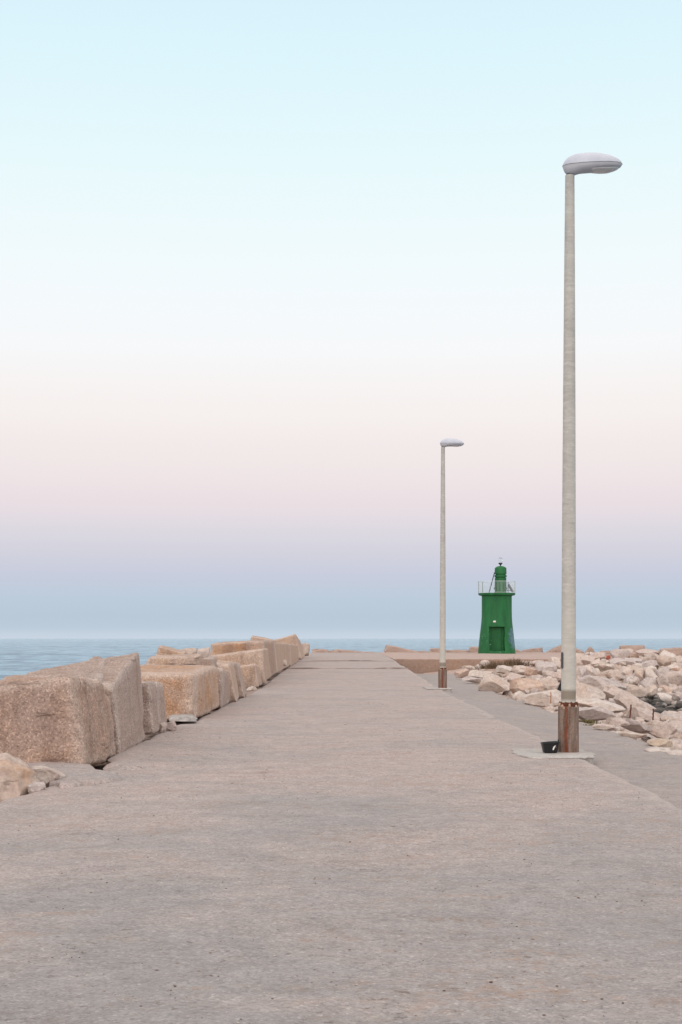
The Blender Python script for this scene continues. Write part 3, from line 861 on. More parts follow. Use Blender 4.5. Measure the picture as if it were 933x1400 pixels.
# ------------------------------------------------------------------- blocks
def lin_axis(n, r):
    """Sample -1..1 with extra samples in the rounded rim."""
    a = [-1, -1+r*.12, -1+r*.35, -1+r*.65, -1+r]
    inner = frange(-1+r, 1-r, n)[1:-1]
    return a + inner + [-v for v in a[::-1]]
def block(name, P, mat, label, cat='concrete block', group=None, r=.14, n=14, seed=0, amp=.042):
    """Rounded cast block through eight corners: FBL FBR FTR FTL BBL BBR BTR BTL."""
    FBL, FBR, FTR, FTL, BBL, BBR, BTR, BTL = [Vector(p) for p in P]
    cx = sum((Vector(p) for p in P), Vector())/8
    base = Vector((cx.x, cx.y, min(p.z for p in map(Vector, P))))
    ax = lin_axis(n, r)
    verts = {}; bm = bmesh.new(); edge_vals = []
    lay = bm.verts.layers.float.new('edge')
    off = Vector((seed*7.3, seed*2.1, seed))
    L = min((FTR-FTL).length, (FTR-FBR).length, (BTR-FTR).length)
    def vert(a, b, c):
        key = (round(a, 5), round(b, 5), round(c, 5))
        if key in verts: return verts[key]
        p = Vector((a, b, c)); q = Vector([max(-1+r, min(1-r, t)) for t in p])
        d = p-q
        if d.length > 1e-9: p = q + d.normalized()*r*1.0
        u, v, w = (p.x+1)/2, (p.y+1)/2, (p.z+1)/2
        f = (FBL*(1-u)+FBR*u)*(1-w) + (FTL*(1-u)+FTR*u)*w
        g = (BBL*(1-u)+BBR*u)*(1-w) + (BTL*(1-u)+BTR*u)*w
        X = f*(1-v)+g*v
        ctr = (X-cx).normalized()
        k = sorted(abs(t) for t in (a, b, c))
        e = max(0, min(1, (k[1]-(1-3.2*r))/(3.2*r)))
        X = X + ctr*(amp*1.3*fbm(X*.9+off, 4) + amp*.55*fbm(X*4+off, 4) - amp*2.6*max(0, fbm(X*2.3+off*2, 4)+.12)*e)
        vv = bm.verts.new(X-base); vv[lay] = e
        verts[key] = vv
        return vv
    m = len(ax)
    for fixed in (-1, 1):
        for i in range(m-1):
            for j in range(m-1):
                a0, a1, b0, b1 = ax[i], ax[i+1], ax[j], ax[j+1]
                for axis in range(3):
                    quad = []
                    for (s, t) in ((a0, b0), (a1, b0), (a1, b1), (a0, b1)):
                        c = [s, t]; c.insert(axis, fixed)
                        quad.append(vert(*c))
                    try: bm.faces.new(quad)
                    except ValueError: pass
    bmesh.ops.recalc_face_normals(bm, faces=bm.faces)
    o = bm_obj(name, bm, mat, None, base)
    tag(o, label, cat, group)
    return o

def pblock(front, D, back, Db, mat, label, btl=None, name='concrete_block', low=None, **kw):
    """front = FTL FTR FBR FBL pixels at distance D; back = top and bottom right pixels at Db."""
    FTL, FTR, FBR, FBL = [at(x, y, D) for x, y in front]
    RT, RB = [at(x, y, Db) for x, y in back]
    if low is not None:
        for p in (FBR, FBL, RB):
            p.z = min(p.z, low)
    sh = RT-FTR; sb = RB-FBR
    BTL = FTL+sh if btl is None else at(*btl)
    BBL = FBL+sb
    return block(name, (FBL, FBR, FTR, FTL, BBL, RB, RT, BTL), mat, label, group='cast blocks along the left edge of the pier', **kw)

B = M
pblock([(-22, 938), (99, 923), (119, 1052), (-12, 1066)], 17.7, [(151, 935), (163, 1036)], 19.4, B['block_brown'],
       'nearest big brown block cut by the left edge of the photo', btl=(10, 921, 19.4), seed=1, n=34, r=.14)
pblock([(16, 923), (140, 931), (150, 1020), (20, 1030)], 19.7, [(146, 899), (160, 1000)], 22.2, B['block_pink'],
       'pink block rising behind the top of the nearest brown block', btl=(97, 907, 21.6), seed=2, n=24)
pblock([(100, 915), (146, 912), (160, 1000), (100, 1000)], 21.6, [(150, 900), (165, 985)], 23.2, B['block_pink'],
       'peaked pink block on the skyline between the nearest block and the tall tilted one', btl=(128, 896, 22.6), seed=3, n=20)
pblock([(108, 930), (155, 938), (166, 1036), (110, 1050)], 19.7, [(191, 890), (200, 1012)], 22.8, B['block_pink'],
       'tall tilted pink block with a sharp upper edge, second along the pier', btl=(146, 897, 22.8), seed=4, n=28, r=.11)
pblock([(178, 931), (204, 929), (212, 1007), (180, 1010)], 23.3, [(214, 933), (220, 1000)], 24.4, B['block_pink'],
       'narrow pink block tucked behind the tall tilted block', seed=5, n=18, r=.16)
pblock([(192, 930), (216, 931), (219, 1002), (195, 1005)], 24.5, [(224, 934), (230, 994)], 25.9, B['block_pink'],
       'narrow rounded block with a worn round top, left of the orange-faced block', seed=6, n=18, r=.22)
pblock([(150, 920), (267, 920), (270, 986), (155, 992)], 28.2, [(299, 909), (302, 967)], 33.3, B['block_orange'],
       'big block with a bright orange face and pale rim, behind the flat grey slab', btl=(190, 907, 32), seed=7, n=30, r=.17)
pblock([(203, 899), (272, 897), (273, 909), (196, 913)], 34.5, [(277, 893), (278, 905)], 36.5, B['block_sand'],
       'long cream slab lying on top behind the orange-faced block', seed=8, n=18, r=.2)
pblock([(216, 883.5), (251, 893), (252, 902), (211, 902)], 38, [(254, 891), (255, 900)], 40, B['block_orange'],
       'orange wedge-shaped block peaking on the skyline behind the cream slab', seed=9, n=14, r=.14)
pblock([(278, 909), (306, 913), (303, 969), (280, 974)], 33.6, [(314, 920), (315, 961)], 36.2, B['block_pink'],
       'block with a whitish rounded shoulder right of the orange-faced block', seed=10, n=20, r=.2)
pblock([(294, 905), (313, 907), (324, 960), (306, 963)], 36.6, [(319, 904), (328, 954)], 39, B['block_sand'],
       'leaning slab-like block, first of two leaning right of the whitish shoulder', seed=11, n=16, r=.14)
pblock([(312, 904), (323, 906), (335, 954), (322, 957)], 39.6, [(328, 907), (339, 949)], 41.8, B['block_pink'],
       'thin leaning block, second of the two leaning ones, left of the square one', seed=12, n=16, r=.16)
pblock([(323, 911), (349, 907), (354, 940), (326, 942)], 47.5, [(354, 910), (359, 936)], 49.8, B['block_sand'],
       'small square sandy block in front of the long straight-topped block', seed=13, n=18, r=.12)
pblock([(270, 899), (359, 887), (363, 935), (290, 943)], 50, [(367, 886), (371, 926)], 54.5, B['block_sand'],
       'long sandy block with a straight pale top edge in the middle of the row', seed=14, n=24, r=.09)
pblock([(288, 880), (341, 877), (345, 908), (283, 908)], 56, [(350, 876), (352, 900)], 59.5, B['block_orange'],
       'wide orange-tinted block on the skyline behind the long straight-topped block', seed=15, n=18, r=.13)
pblock([(335, 876), (361, 876), (367, 929), (340, 932)], 55.6, [(375, 875), (379, 920)], 61.5, B['block_brown'],
       'brown block with a rough dark side facing the pier, past the long one', seed=16, n=20, r=.1)
pblock([(344, 870), (374, 875.5), (374, 892), (336, 892)], 67, [(378, 875), (378, 890)], 69, B['block_sand'],
       'low peaked sandy block on the skyline behind the brown block', seed=17, n=14, r=.12)
pblock([(360, 880), (375, 878), (379, 920), (362, 923)], 62.5, [(396, 880), (397, 910)], 76, B['block_sand'],
       'smooth sandy block facing the pier, next after the rough brown one', seed=18, n=20, r=.09)
pblock([(380, 881), (397, 880.5), (398, 911), (380, 914)], 76.6, [(408, 882), (409, 904)], 89, B['block_sand'],
       'sandy block with a straight vertical corner below the big gable-shaped block', seed=19, n=18, r=.08)
pblock([(371, 876), (404, 866), (413, 902), (374, 905)], 91, [(411, 876), (418, 899)], 101, B['block_sand'],
       'gable-shaped block rising highest at the far end of the row', seed=20, n=18, r=.08)

pblock([(262, 898), (292, 899), (298, 930), (262, 930)], 43, [(296, 897), (300, 925)], 46, B['block_pink'],
       'low pinkish block half hidden behind the whitish-shouldered block', seed=21, n=14, r=.16)

# flat slab lying on the pier edge
block('stone_slab', [at(*p) for p in ((231, 987, 26.9), (269, 987, 26.9), (264, 979.5, 27.0), (230, 980, 27.0), (235, 982, 28.6), (272, 982, 28.6), (262, 976, 28.6), (236, 976, 28.6))],
      M['slabgrey'], 'flat grey stone slab lying at the foot of the orange-faced block', 'slab', seed=31, n=14, r=.12, amp=.02)

# far row closing the sea end of the pier
FAR = [
 (425, 450, 887.3, 887.8, 'T', 'low flat block just right of the rounded end rock on the skyline'),
 (448, 464, 890, 889, 'T', 'small pale far block, second from the left across the pier end'),
 (457, 497, 887.6, 890.6, 'T', 'long low far block sloping right, at the middle of the pier end'),
 (494, 525, 890.6, 892.6, 'T', 'thin low far block ending at the gap of open sea'),
 (526, 574, 881.5, 890.5, 'T', 'tall-ended far block right of the gap of open sea'),
 (571, 590, 890.4, 890.8, 'T', 'low dark far block left of the second lamp post'),
 (586, 612, 886.2, 887.0, 'T', 'far block directly behind the second lamp post'),
 (608, 642, 888.5, 889.0, 'T', 'long low far block right of the second lamp post'),
 (640, 657, 884.3, 884.6, 'T', 'square far block left of the lighthouse foot'),
 (655, 700, 888, 888, 'T', 'far block hidden mostly behind the lighthouse foot'),
 (696, 716, 885.5, 891, 'T', 'far block sloping down from the right side of the lighthouse foot'),
 (712, 743, 888.6, 885.2, 'T', 'flat-topped far block midway between lighthouse and tall lamp post'),
 (745, 776, 890.5, 878.5, 'T', 'far block slanting up to the tall lamp post from the left'),
 (772, 801, 880, 891.5, 'T', 'far block sloping down right behind the tall lamp post'),
 (796, 818, 889, 889, 'P', 'pointed far block just right of the tall lamp post'),
 (818, 850, 890, 889, 'T', 'low dark far block behind the crest boulders, left of the flat-topped pair'),
 (846, 884, 882.5, 882, 'T', 'long flat-topped far block above the orange-stained crest rock'),
 (878, 910, 889.2, 890, 'T', 'low far block between the two long ones near the right edge'),
 (902, 948, 886.8, 884.6, 'T', 'long far block cut by the right edge of the photo'),
]
for i, (x0, x1, t0, t1, kind, label) in enumerate(FAR):
    D = 134 + (i % 3)*.9
    rnd = random.Random(i)
    b = 897
    sl = 2.5 if i != 14 else 0
    if i == 14:
        P = [(x0, b, D), (x1+1, b, D), (809, 885, D), (806, 884.6, D), (x0+4, b, D+2), (x1, b, D+2), (809, 885.4, D+2), (806, 885, D+2)]
    else:
        P = [(x0-1, b, D), (x1+1, b, D), (x1-sl*.6, t1, D+.1), (x0+sl, t0, D+.1), (x0, b, D+2), (x1, b, D+2), (x1-sl, t1+.3, D+2), (x0+sl, t0+.3, D+2)]
    block('concrete_block', [at(*p) for p in P], M['block_far'], label, group='blocks round the sea end of the pier', seed=40+i, n=14, r=.16, amp=.09)

# --------------------------------------------------------------- street lamps
def loft(bm, secs, n=24):
    rings = []
    for pts in secs: rings.append([bm.verts.new(p) for p in pts])
    for a, b in zip(rings, rings[1:]):
        m = len(a)
        for i in range(m-1): bm.faces.new((a[i], a[i+1], b[i+1], b[i]))
    return rings

LAMP_Z = 8.03
def make_lamp():
    root = empty('street_lamp', (0, 0, 0))
    bm = bmesh.new()
    lathe(bm, [(.101, .52), (.101, .9), (.1, 1.6), (.094, 3.2), (.085, 5), (.075, 6.6), (.064, 8.02)], 32)
    sharp(bm_obj('pole', bm, M['pole'], root), 50)
    # steel sleeve round the foot, flat-sided as if folded
    bm = bmesh.new()
    n = 40
    prof = [(.151, -.05), (.151, .02), (.150, .3), (.149, .58), (.150, .635), (.140, .645), (.112, .640)]
    rings = []
    for k, (r, z) in enumerate(prof):
        ring = []
        for i in range(n):
            a = 2*math.pi*i/n
            q = (abs(math.cos(a))**4 + abs(math.sin(a))**4)**-.25
            rr = r*(.55+.45*q) * .96
            dz = .014*fbm(Vector((math.cos(a)*3, math.sin(a)*3, 2)), 3) if k >= 3 else 0
            ring.append(bm.verts.new((rr*math.cos(a), rr*math.sin(a), z+dz)))
        rings.append(ring)
    for a, b in zip(rings, rings[1:]):
        for i in range(n): bm.faces.new((a[i], a[(i+1) % n], b[(i+1) % n], b[i]))
    bm.faces.new(rings[0][::-1]); bm.faces.new(rings[-1])
    sharp(bm_obj('base_sleeve', bm, M['rust'], root), 35)
    # ragged collar of rust and crumbling mortar above the sleeve
    bm = bmesh.new()
    rings = []
    for k, (r, z) in enumerate([(.128, .600), (.134, .64), (.132, .675), (.118, .695), (.104, .70)]):
        ring = []
        for i in range(n):
            a = 2*math.pi*i/n
            g = fbm(Vector((math.cos(a)*4, math.sin(a)*4, k*.6)), 3)
            ring.append(bm.verts.new(((r+.012*g)*math.cos(a), (r+.012*g)*math.sin(a), z+(.025*g if k > 1 else 0))))
        rings.append(ring)
    for a, b in zip(rings, rings[1:]):
        for i in range(n): bm.faces.new((a[i], a[(i+1) % n], b[(i+1) % n], b[i]))
    bm_obj('rust_collar', bm, M['darkrust'], root)
    rnd = random.Random(3)
    for k in range(5):
        a = -math.pi/2 + rnd.uniform(-1.3, 1.3)
        bm = bmesh.new()
        mat = Matrix.Translation((.128*math.cos(a), .128*math.sin(a), .645+rnd.uniform(-.025, .03))) @ Matrix.Rotation(rnd.uniform(0, 3), 4, 'X') @ Matrix.Diagonal((rnd.uniform(.015, .035), rnd.uniform(.015, .03), rnd.uniform(.012, .03), 1))
        bmesh.ops.create_icosphere(bm, subdivisions=2, radius=1, matrix=mat)
        for v in bm.verts: v.co += v.normal*.006*fbm(v.co*40, 3)
        bm_obj('mortar_chip', bm, M['mortar'], root)
    # head: upper shell, lower housing, lens
    top = [(0, .0), (.03, .064), (.09, .122), (.19, .156), (.34, .169), (.49, .160), (.64, .126), (.74, .082), (.80, .042), (.825, .0)]
    bot = [(0, .0), (.03, -.085), (.075, -.125), (.15, -.132), (.24, -.105), (.34, -.096), (.49, -.090), (.64, -.082), (.74, -.064), (.80, -.038), (.825, .0)]
    wid = [(0, .0), (.03, .062), (.09, .100), (.19, .128), (.34, .152), (.49, .160), (.64, .150), (.74, .118), (.80, .070), (.825, .0)]
    def lerp(k, x):
        for (a, va), (b, vb) in zip(k, k[1:]):
            if x <= b: return va + (vb-va)*(x-a)/(b-a)
        return k[-1][1]
    st = [.825*(1-math.cos(math.pi*i/30))/2 for i in range(31)]
    x0 = -.105; z0 = LAMP_Z + .125
    bm = bmesh.new()
    secs = []
    for x in st:
        w = max(lerp(wid, x), 1e-4); h = max(lerp(top, x), 1e-4)
        secs.append([(x0+x, w*math.cos(math.pi*i/18), z0+h*math.sin(math.pi*i/18)**.9 if 0 < i < 18 else z0) for i in range(19)])
    loft(bm, secs)
    bmesh.ops.remove_doubles(bm, verts=bm.verts, dist=.0015)
    bmesh.ops.recalc_face_normals(bm, faces=bm.faces)
    head = bm_obj('lamp_head', bm, M['housing'], root)
    bm = bmesh.new()
    secs = []
    for x in st:
        w = max(lerp(wid, x)-.004, 1e-4); h = -max(-lerp(bot, x), 1e-4)
        secs.append([(x0+x, w*math.cos(math.pi*i/18), z0-.004+(h*math.sin(math.pi*i/18)**.8 if 0 < i < 18 else 0)) for i in range(19)])
    loft(bm, secs)
    bmesh.ops.remove_doubles(bm, verts=bm.verts, dist=.0015)
    bmesh.ops.recalc_face_normals(bm, faces=bm.faces)
    bm_obj('lower_housing', bm, M['housing_low'], head)
    # seam lip between the shells
    bm = bmesh.new()
    prev = None
    loop = [(x, 1) for x in st] + [(x, -1) for x in st[::-1]]
    pts = [Vector((x0+x, s*(lerp(wid, x)+.002), z0-.002)) for x, s in loop]
    for a, b in zip(pts, pts[1:]):
        if (b-a).length > .002: bar(bm, a, b, .004, .004)
    bm_obj('seam_rim', bm, M['housing_low'], head)
    # lens bowl
    bm = bmesh.new()
    rings = []
    for (k, dz) in ((1.0, 0), (.97, -.014), (.8, -.026), (.45, -.034), (.05, -.036)):
        ring = []
        for i in range(36):
            a = 2*math.pi*i/36
            xx = .555+.22*k*math.cos(a); yy = .135*k*math.sin(a)
            ring.append(bm.verts.new((x0+xx, yy, z0-.074+dz*.7+.03*max(0, k*math.cos(a)-.3))))
        rings.append(ring)
    for a, b in zip(rings, rings[1:]):
        for i in range(36): bm.faces.new((a[i], a[(i+1) % 36], b[(i+1) % 36], b[i]))
    bm.faces.new(rings[-1])
    bmesh.ops.recalc_face_normals(bm, faces=bm.faces)
    bm_obj('lens', bm, M['lens'], head)
    # spigot between pole and head
    bm = bmesh.new(); lathe(bm, [(.05, LAMP_Z-.05), (.05, LAMP_Z+.03)], 24)
    bm_obj('spigot', bm, M['slot'], root)
    return root

def kids(o): return [c for c in bpy.data.objects if c.parent == o]
def copy_tree(o, parent=None):
    c = o.copy(); COL.objects.link(c); c.parent = parent
    for ch in kids(o):
        if ch.name.startswith('service'): continue
        copy_tree(ch, c)
    return c

lamp = make_lamp()
lamp2 = copy_tree(lamp)
LX, LY = (777.5-466.5)*19.75/F, 19.75
lamp.location = (LX, LY, .015); lamp.rotation_euler = (0, R(.15), R(-6))
tag(lamp, 'tall near street lamp with a weathered pole and rust-streaked sleeve, black tub at its foot', 'street lamp', 'street lamps along the right edge of the pier')
L2Y = 47.2
lamp2.location = ((605.5-466.5)*L2Y/F, L2Y, deck_z(L2Y)+.0); lamp2.rotation_euler = (0, R(.1), R(10))
tag(lamp2, 'smaller-looking far street lamp left of the green lighthouse', 'street lamp', 'street lamps along the right edge of the pier')
# slot-shaped service hatch on the near pole
bm = bmesh.new()
for k in range(10):
    pass
secs = []
zc = EYE - (901.5-873)*LY/F - .03
for (dz, w) in [(-.115, .006), (-.105, .017), (-.09, .022), (.09, .022), (.105, .017), (.115, .006)]:
    secs.append((dz, w))
rings = []
for dz, w in secs:
    rings.append([bm.verts.new((w, -.004, zc+dz)), bm.verts.new((w, .018, zc+dz)), bm.verts.new((-w, .018, zc+dz)), bm.verts.new((-w, -.004, zc+dz))])
for a, b in zip(rings, rings[1:]):
    for i in range(4): bm.faces.new((a[i], a[(i+1) % 4], b[(i+1) % 4], b[i]))
bm.faces.new(rings[0]); bm.faces.new(rings[-1])
bmesh.ops.recalc_face_normals(bm, faces=bm.faces)
ang = R(-150)
ro = Matrix.Rotation(ang+math.pi/2+math.pi, 4, 'Z')
for v in bm.verts:
    p = v.co.copy()
    lx, ly = p.x, p.y
    rr = .092+ly
    v.co = Vector((rr*math.cos(ang) - lx*math.sin(ang), rr*math.sin(ang) + lx*math.cos(ang), p.z))
bmesh.ops.recalc_face_normals(bm, faces=bm.faces)
bm_obj('service_hatch', bm, M['slot'], lamp, smooth=False)

def footing(name, x0, x1, y0, y1, zt, zb, seed, label):
    bm = bmesh.new()
    n = 60; rings = []
    for (ins, z) in ((.07, zb), (.05, zt-.022), (.0, zt-.017), (.008, zt-.005), (.05, zt)):
        ring = []
        for i in range(n):
            a = 2*math.pi*i/n
            q = (abs(math.cos(a))**8+abs(math.sin(a))**8)**(-1/8)
            u, v = q*math.cos(a), q*math.sin(a)
            e = 1 + .2*fbm(Vector((u*2.4+seed, v*2.4, 0)), 5)
            ring.append(bm.verts.new(((x0+x1)/2+u*e*(x1-x0)/2*(1-ins), (y0+y1)/2+v*e*(y1-y0)/2*(1-ins), z+.01*fbm(Vector((u*2, v*2, seed)), 3))))
        rings.append(ring)
    for a, b in zip(rings, rings[1:]):
        for i in range(n): bm.faces.new((a[i], a[(i+1) % n], b[(i+1) % n], b[i]))
    bm.faces.new(rings[-1])
    o = sharp(bm_obj(name, bm, M['pad']), 40)
    tag(o, label, 'footing', 'concrete footings of the street lamps')
footing('lamp_footing', 2.42, 3.44, 18.9, 20.4, .024, -.5, 1, 'pale concrete footing slab under the near street lamp and black tub')
footing('lamp_footing', 2.78, 3.66, 46.3, 48.2, deck_z(47)+.03, -.7, 4, 'worn concrete footing under the far street lamp')

# black tub with pale marks, beside the sleeve
tub = empty('tub', ((752.5-466.5)*19.55/F, 19.55, .03), R(8))
tag(tub, 'black plastic tub with a white curved mark at the foot of the near lamp post', 'tub')
bm = bmesh.new()
def rrect(w, d, z, n=32):
    out = []
    for i in range(n):
        a = 2*math.pi*i/n
        q = (abs(math.cos(a))**5+abs(math.sin(a))**5)**(-1/5)
        out.append((w/2*q*math.cos(a), d/2*q*math.sin(a), z))
    return out
prof = [(.15, .11, 0), (.185, .14, .004), (.195, .15, .03), (.23, .18, .125), (.245, .195, .13), (.25, .20, .14), (.243, .192, .146), (.222, .17, .142), (.185, .14, .02), (.05, .04, .016)]
rings = []
for w, d, z in prof:
    tilt = [Vector(p) for p in rrect(w, d, z)]
    rings.append([bm.verts.new((p.x, p.y, p.z*(1+.10*(p.x/.12) * (1 if z > .1 else 0)*.6))) for p in tilt])
for a, b in zip(rings, rings[1:]):
    for i in range(32): bm.faces.new((a[i], a[(i+1) % 32], b[(i+1) % 32], b[i]))
bm.faces.new(rings[0][::-1]); bm.faces.new(rings[-1])
body = sharp(bm_obj('tub_body', bm, M['black'], tub), 40)
# white curved mark: an upright hook with a short bar, plus a chip at the bottom
bm = bmesh.new()
def ribbon(pts, ws, y0=-.094, dy=-.028):
    prev = None
    for (x, z), w in zip(pts, ws):
        yy = y0 - (z-.03)*.16 - .004
        a = bm.verts.new((x-w, yy, z)); b = bm.verts.new((x+w, yy, z))
        a2 = bm.verts.new((x-w, yy+.02, z)); b2 = bm.verts.new((x+w, yy+.02, z))
        cur = (a, b, b2, a2)
        if prev:
            for i in range(4): bm.faces.new((prev[i], prev[(i+1) % 4], cur[(i+1) % 4], cur[i]))
        else: bm.faces.new(cur[::-1])
        prev = cur
    bm.faces.new(prev)
ribbon([(.022, .040), (.024, .055), (.029, .072), (.037, .088), (.047, .099), (.056, .103)], [.006, .010, .011, .010, .008, .004], -.073)
ribbon([(.040, .078), (.052, .081), (.062, .079)], [.006, .009, .005], -.073)
bmesh.ops.recalc_face_normals(bm, faces=bm.faces)
bm_obj('white_mark', bm, M['white'], tub, smooth=False)
bm = bmesh.new()
ribbon([(-.028, .006), (-.022, .018), (-.018, .028)], [.012, .011, .004], -.070)
bmesh.ops.recalc_face_normals(bm, faces=bm.faces)
bm_obj('white_mark', bm, M['white'], tub, smooth=False)
bm = bmesh.new(); bar(bm, (.098, -.07, .12), (.094, -.075, .185), .012, .02)
bm_obj('handle_stub', bm, M['black'], tub, smooth=False)

# black scrap sticking out behind the pole
bm = bmesh.new()
pts = [at(762.5, 943, 20.0), at(771, 947, 20.02), at(771, 930, 20.05), at(767.6, 931, 20.0)]
f = [bm.verts.new(p) for p in pts]; b = [bm.verts.new(p+Vector((0, .03, 0))) for p in pts]
bm.faces.new(f); bm.faces.new(b[::-1])
for i in range(4): bm.faces.new((f[i], b[i], b[(i+1) % 4], f[(i+1) % 4]))
bmesh.ops.recalc_face_normals(bm, faces=bm.faces)
tag(bm_obj('plastic_scrap', bm, M['black'], smooth=False), 'black scrap of plastic poking out from behind the near lamp pole', 'scrap')

# rebar stakes
def stake(px, py0, py1, D, lean, mat, label, w=.022):
    bm = bmesh.new()
    a = at(px, py1, D); b = at(px+lean, py0, D)
    L = b-a
    n = 14; prev = None
    for k in range(n+1):
        p = L*(k/n) + Vector((.004*math.sin(k*1.3), .004*math.cos(k), 0)); r = w/2*(1+.12*(k % 2))
        ring = [bm.verts.new(p+Vector((r*math.cos(t*math.pi/4), r*math.sin(t*math.pi/4), 0))) for t in range(8)]
        if prev:
            for i in range(8): bm.faces.new((prev[i], prev[(i+1) % 8], ring[(i+1) % 8], ring[i]))
        else: bm.faces.new(ring[::-1])
        prev = ring
    bm.faces.new(prev)
    tag(bm_obj('steel_stake', bm, mat, None, a), label, 'stake', 'rusty rods standing in the rocks')
stake(861.5, 963.5, 985, 33.0, 2.0, M['stake'], 'rusty dark rod leaning slightly, left one of two beside the cove', .034)
stake(893.2, 969, 987, 33.0, .8, M['stake'], 'rusty dark upright rod at the edge of the cove, right one of two', .034)
stake(753.5, 946, 962, 37.5, .3, M['stakeorange'], 'thin orange rod standing on the broad white slab left of the lamp post', .024)

# dry plants
def tuft(name, c, w, h, n, mat, seed, label, cat, thick=.012):
    rnd = random.Random(seed)
    bm = bmesh.new()
    for k in range(n):
        u = rnd.gauss(0, .32)
        base = Vector((u*w, rnd.uniform(-.2, .2)*w*.6, -.05))
        lean = Vector((u*.7+rnd.gauss(0, .35), rnd.gauss(0, .35), 1)).normalized()
        L = h*rnd.uniform(.45, 1.05)*(1-.5*min(1, abs(u)*1.2))
        pts = [base + lean*L*t + Vector((0, 0, -.18*L*t*t)) for t in (0, .35, .7, 1)]
        prev = None
        side = Vector((rnd.gauss(0, 1), rnd.gauss(0, 1), 0)).normalized()
        for t, p in enumerate(pts):
            r = thick*(1-.28*t)
            ring = [bm.verts.new(p+side*r), bm.verts.new(p-side*r*.5+Vector((-side.y, side.x, 0))*r), bm.verts.new(p-side*r*.5-Vector((-side.y, side.x, 0))*r)]
            if prev:
                for i in range(3): bm.faces.new((prev[i], prev[(i+1) % 3], ring[(i+1) % 3], ring[i]))
            prev = ring
        for t in (1, 2):
            if rnd.random() < .8:
                q = pts[t] + Vector((rnd.gauss(0, .10), rnd.gauss(0, .1), rnd.uniform(.02, .16)))*h
                m = (pts[t]+q)/2 + side*thick*1.2
                bm.faces.new([bm.verts.new(v) for v in (pts[t], m, q)])
    tag(bm_obj(name, bm, mat, None, c, smooth=False), label, cat)
tuft('dry_bush', at(675, 913.5, 74), 1.1, .62, 220, M['twig'], 1, 'dark dry bush growing at the edge of the lighthouse platform, left one of two', 'bush', .016)
tuft('dry_bush', at(703, 909.5, 79), 1.5, .62, 260, M['twig'], 2, 'wider dark dry bush at the edge of the lighthouse platform, right one of two', 'bush', .016)
tuft('weed_clump', at(798, 986, 29.9), .5, .13, 160, M['weed'], 3, 'low brown-green weeds along the kerb right of the rusty sleeve, nearer the sleeve', 'weeds', .012)
tuft('weed_clump', at(811, 991, 28.7), .45, .11, 140, M['weed'], 4, 'low brown-green weeds at the left end of the cream kerb stone', 'weeds', .012)

# ------------------------------------------------------------------ lighthouse
LHD = 123.0
LHX = (679.6-466.5)*LHD/F
lh = empty('lighthouse', (LHX, LHD, .30))
tag(lh, 'small green lighthouse with a flared round tower and railed gallery', 'lighthouse')
bm = bmesh.new()
n = 160
prof_k = [(0, 1.625), (.85, 1.54), (1.7, 1.452), (2.2, 1.39), (2.75, 1.33), (3.2, 1.305), (3.7, 1.297), (5.0, 1.295)]
def radius(z):
    for (a, va), (b, vb) in zip(prof_k, prof_k[1:]):
        if z <= b: return va+(vb-va)*(z-a)/(b-a)
    return prof_k[-1][1]
zs = sorted(set([-.6, 0] + [i*.12 for i in range(1, 42)] + [.24, .245, 2.30, 2.305, 5.0]))
DOORX = -.12; DW = .63
rings = []
for z in zs:
    r = radius(max(z, 0)); ring = []
    for i in range(n):
        a = 2*math.pi*i/n
        x, yy = r*math.cos(a), r*math.sin(a)
        ring.append([x, yy, z])
    rings.append(ring)
for ring in rings:
    z = ring[0][2]
    if .242 < z < 2.302:
        for p in ring:
            if p[1] < 0 and abs(p[0]-DOORX) < DW:
                p[1] = -.80
vr = [[bm.verts.new(p) for p in ring] for ring in rings]
for a, b in zip(vr, vr[1:]):
    for i in range(n): bm.faces.new((a[i], a[(i+1) % n], b[(i+1) % n], b[i]))
bm.faces.new(vr[-1])
sharp(bm_obj('tower', bm, M['green'], lh), 35)
# door leaf with frame and handle
bm = bmesh.new()
bmesh.ops.create_cube(bm, size=1, matrix=Matrix.Translation((DOORX+.02, -.55, 1.24)) @ Matrix.Diagonal((.80, .64, 1.96, 1)))
bmesh.ops.bevel(bm, geom=bm.edges, offset=.012, segments=2, affect='EDGES')
door = sharp(bm_obj('door', bm, M['greendoor'], lh), 30)
bm = bmesh.new()
for z in (.8, 1.68):
    bmesh.ops.create_cube(bm, size=1, matrix=Matrix.Translation((DOORX+.02, -.876, z)) @ Matrix.Diagonal((.56, .012, .68, 1)))
bm_obj('door_panel', bm, M['greendoor'], door, smooth=False)
bm = bmesh.new(); bar(bm, (DOORX+.30, -.91, 1.15), (DOORX+.30, -.91, 1.33), .03)
bm_obj('handle', bm, M['darkpipe'], door, smooth=False)
bm = bmesh.new()
bmesh.ops.create_cube(bm, size=1, matrix=Matrix.Translation((DOORX, -1.28, 2.36)) @ Matrix.Diagonal((1.42, .30, .10, 1)))
bm_obj('lintel', bm, M['greendoor'], lh, smooth=False)
# pale bulkhead lamp above the door
bm = bmesh.new()
bmesh.ops.create_cube(bm, size=1, matrix=Matrix.Translation((-.335, -1.30, 2.74)) @ Matrix.Diagonal((.24, .12, .17, 1)))
bmesh.ops.bevel(bm, geom=bm.edges, offset=.03, segments=2, affect='EDGES')
bm_obj('wall_lamp', bm, M['white'], lh)
# gallery slab
bm = bmesh.new()
lathe(bm, [(1.30, 4.97), (1.38, 5.0), (1.52, 5.03), (1.56, 5.06), (1.56, 5.20), (1.53, 5.22), (.3, 5.22)], 96)
sharp(bm_obj('gallery', bm, M['greendoor'], lh), 35)
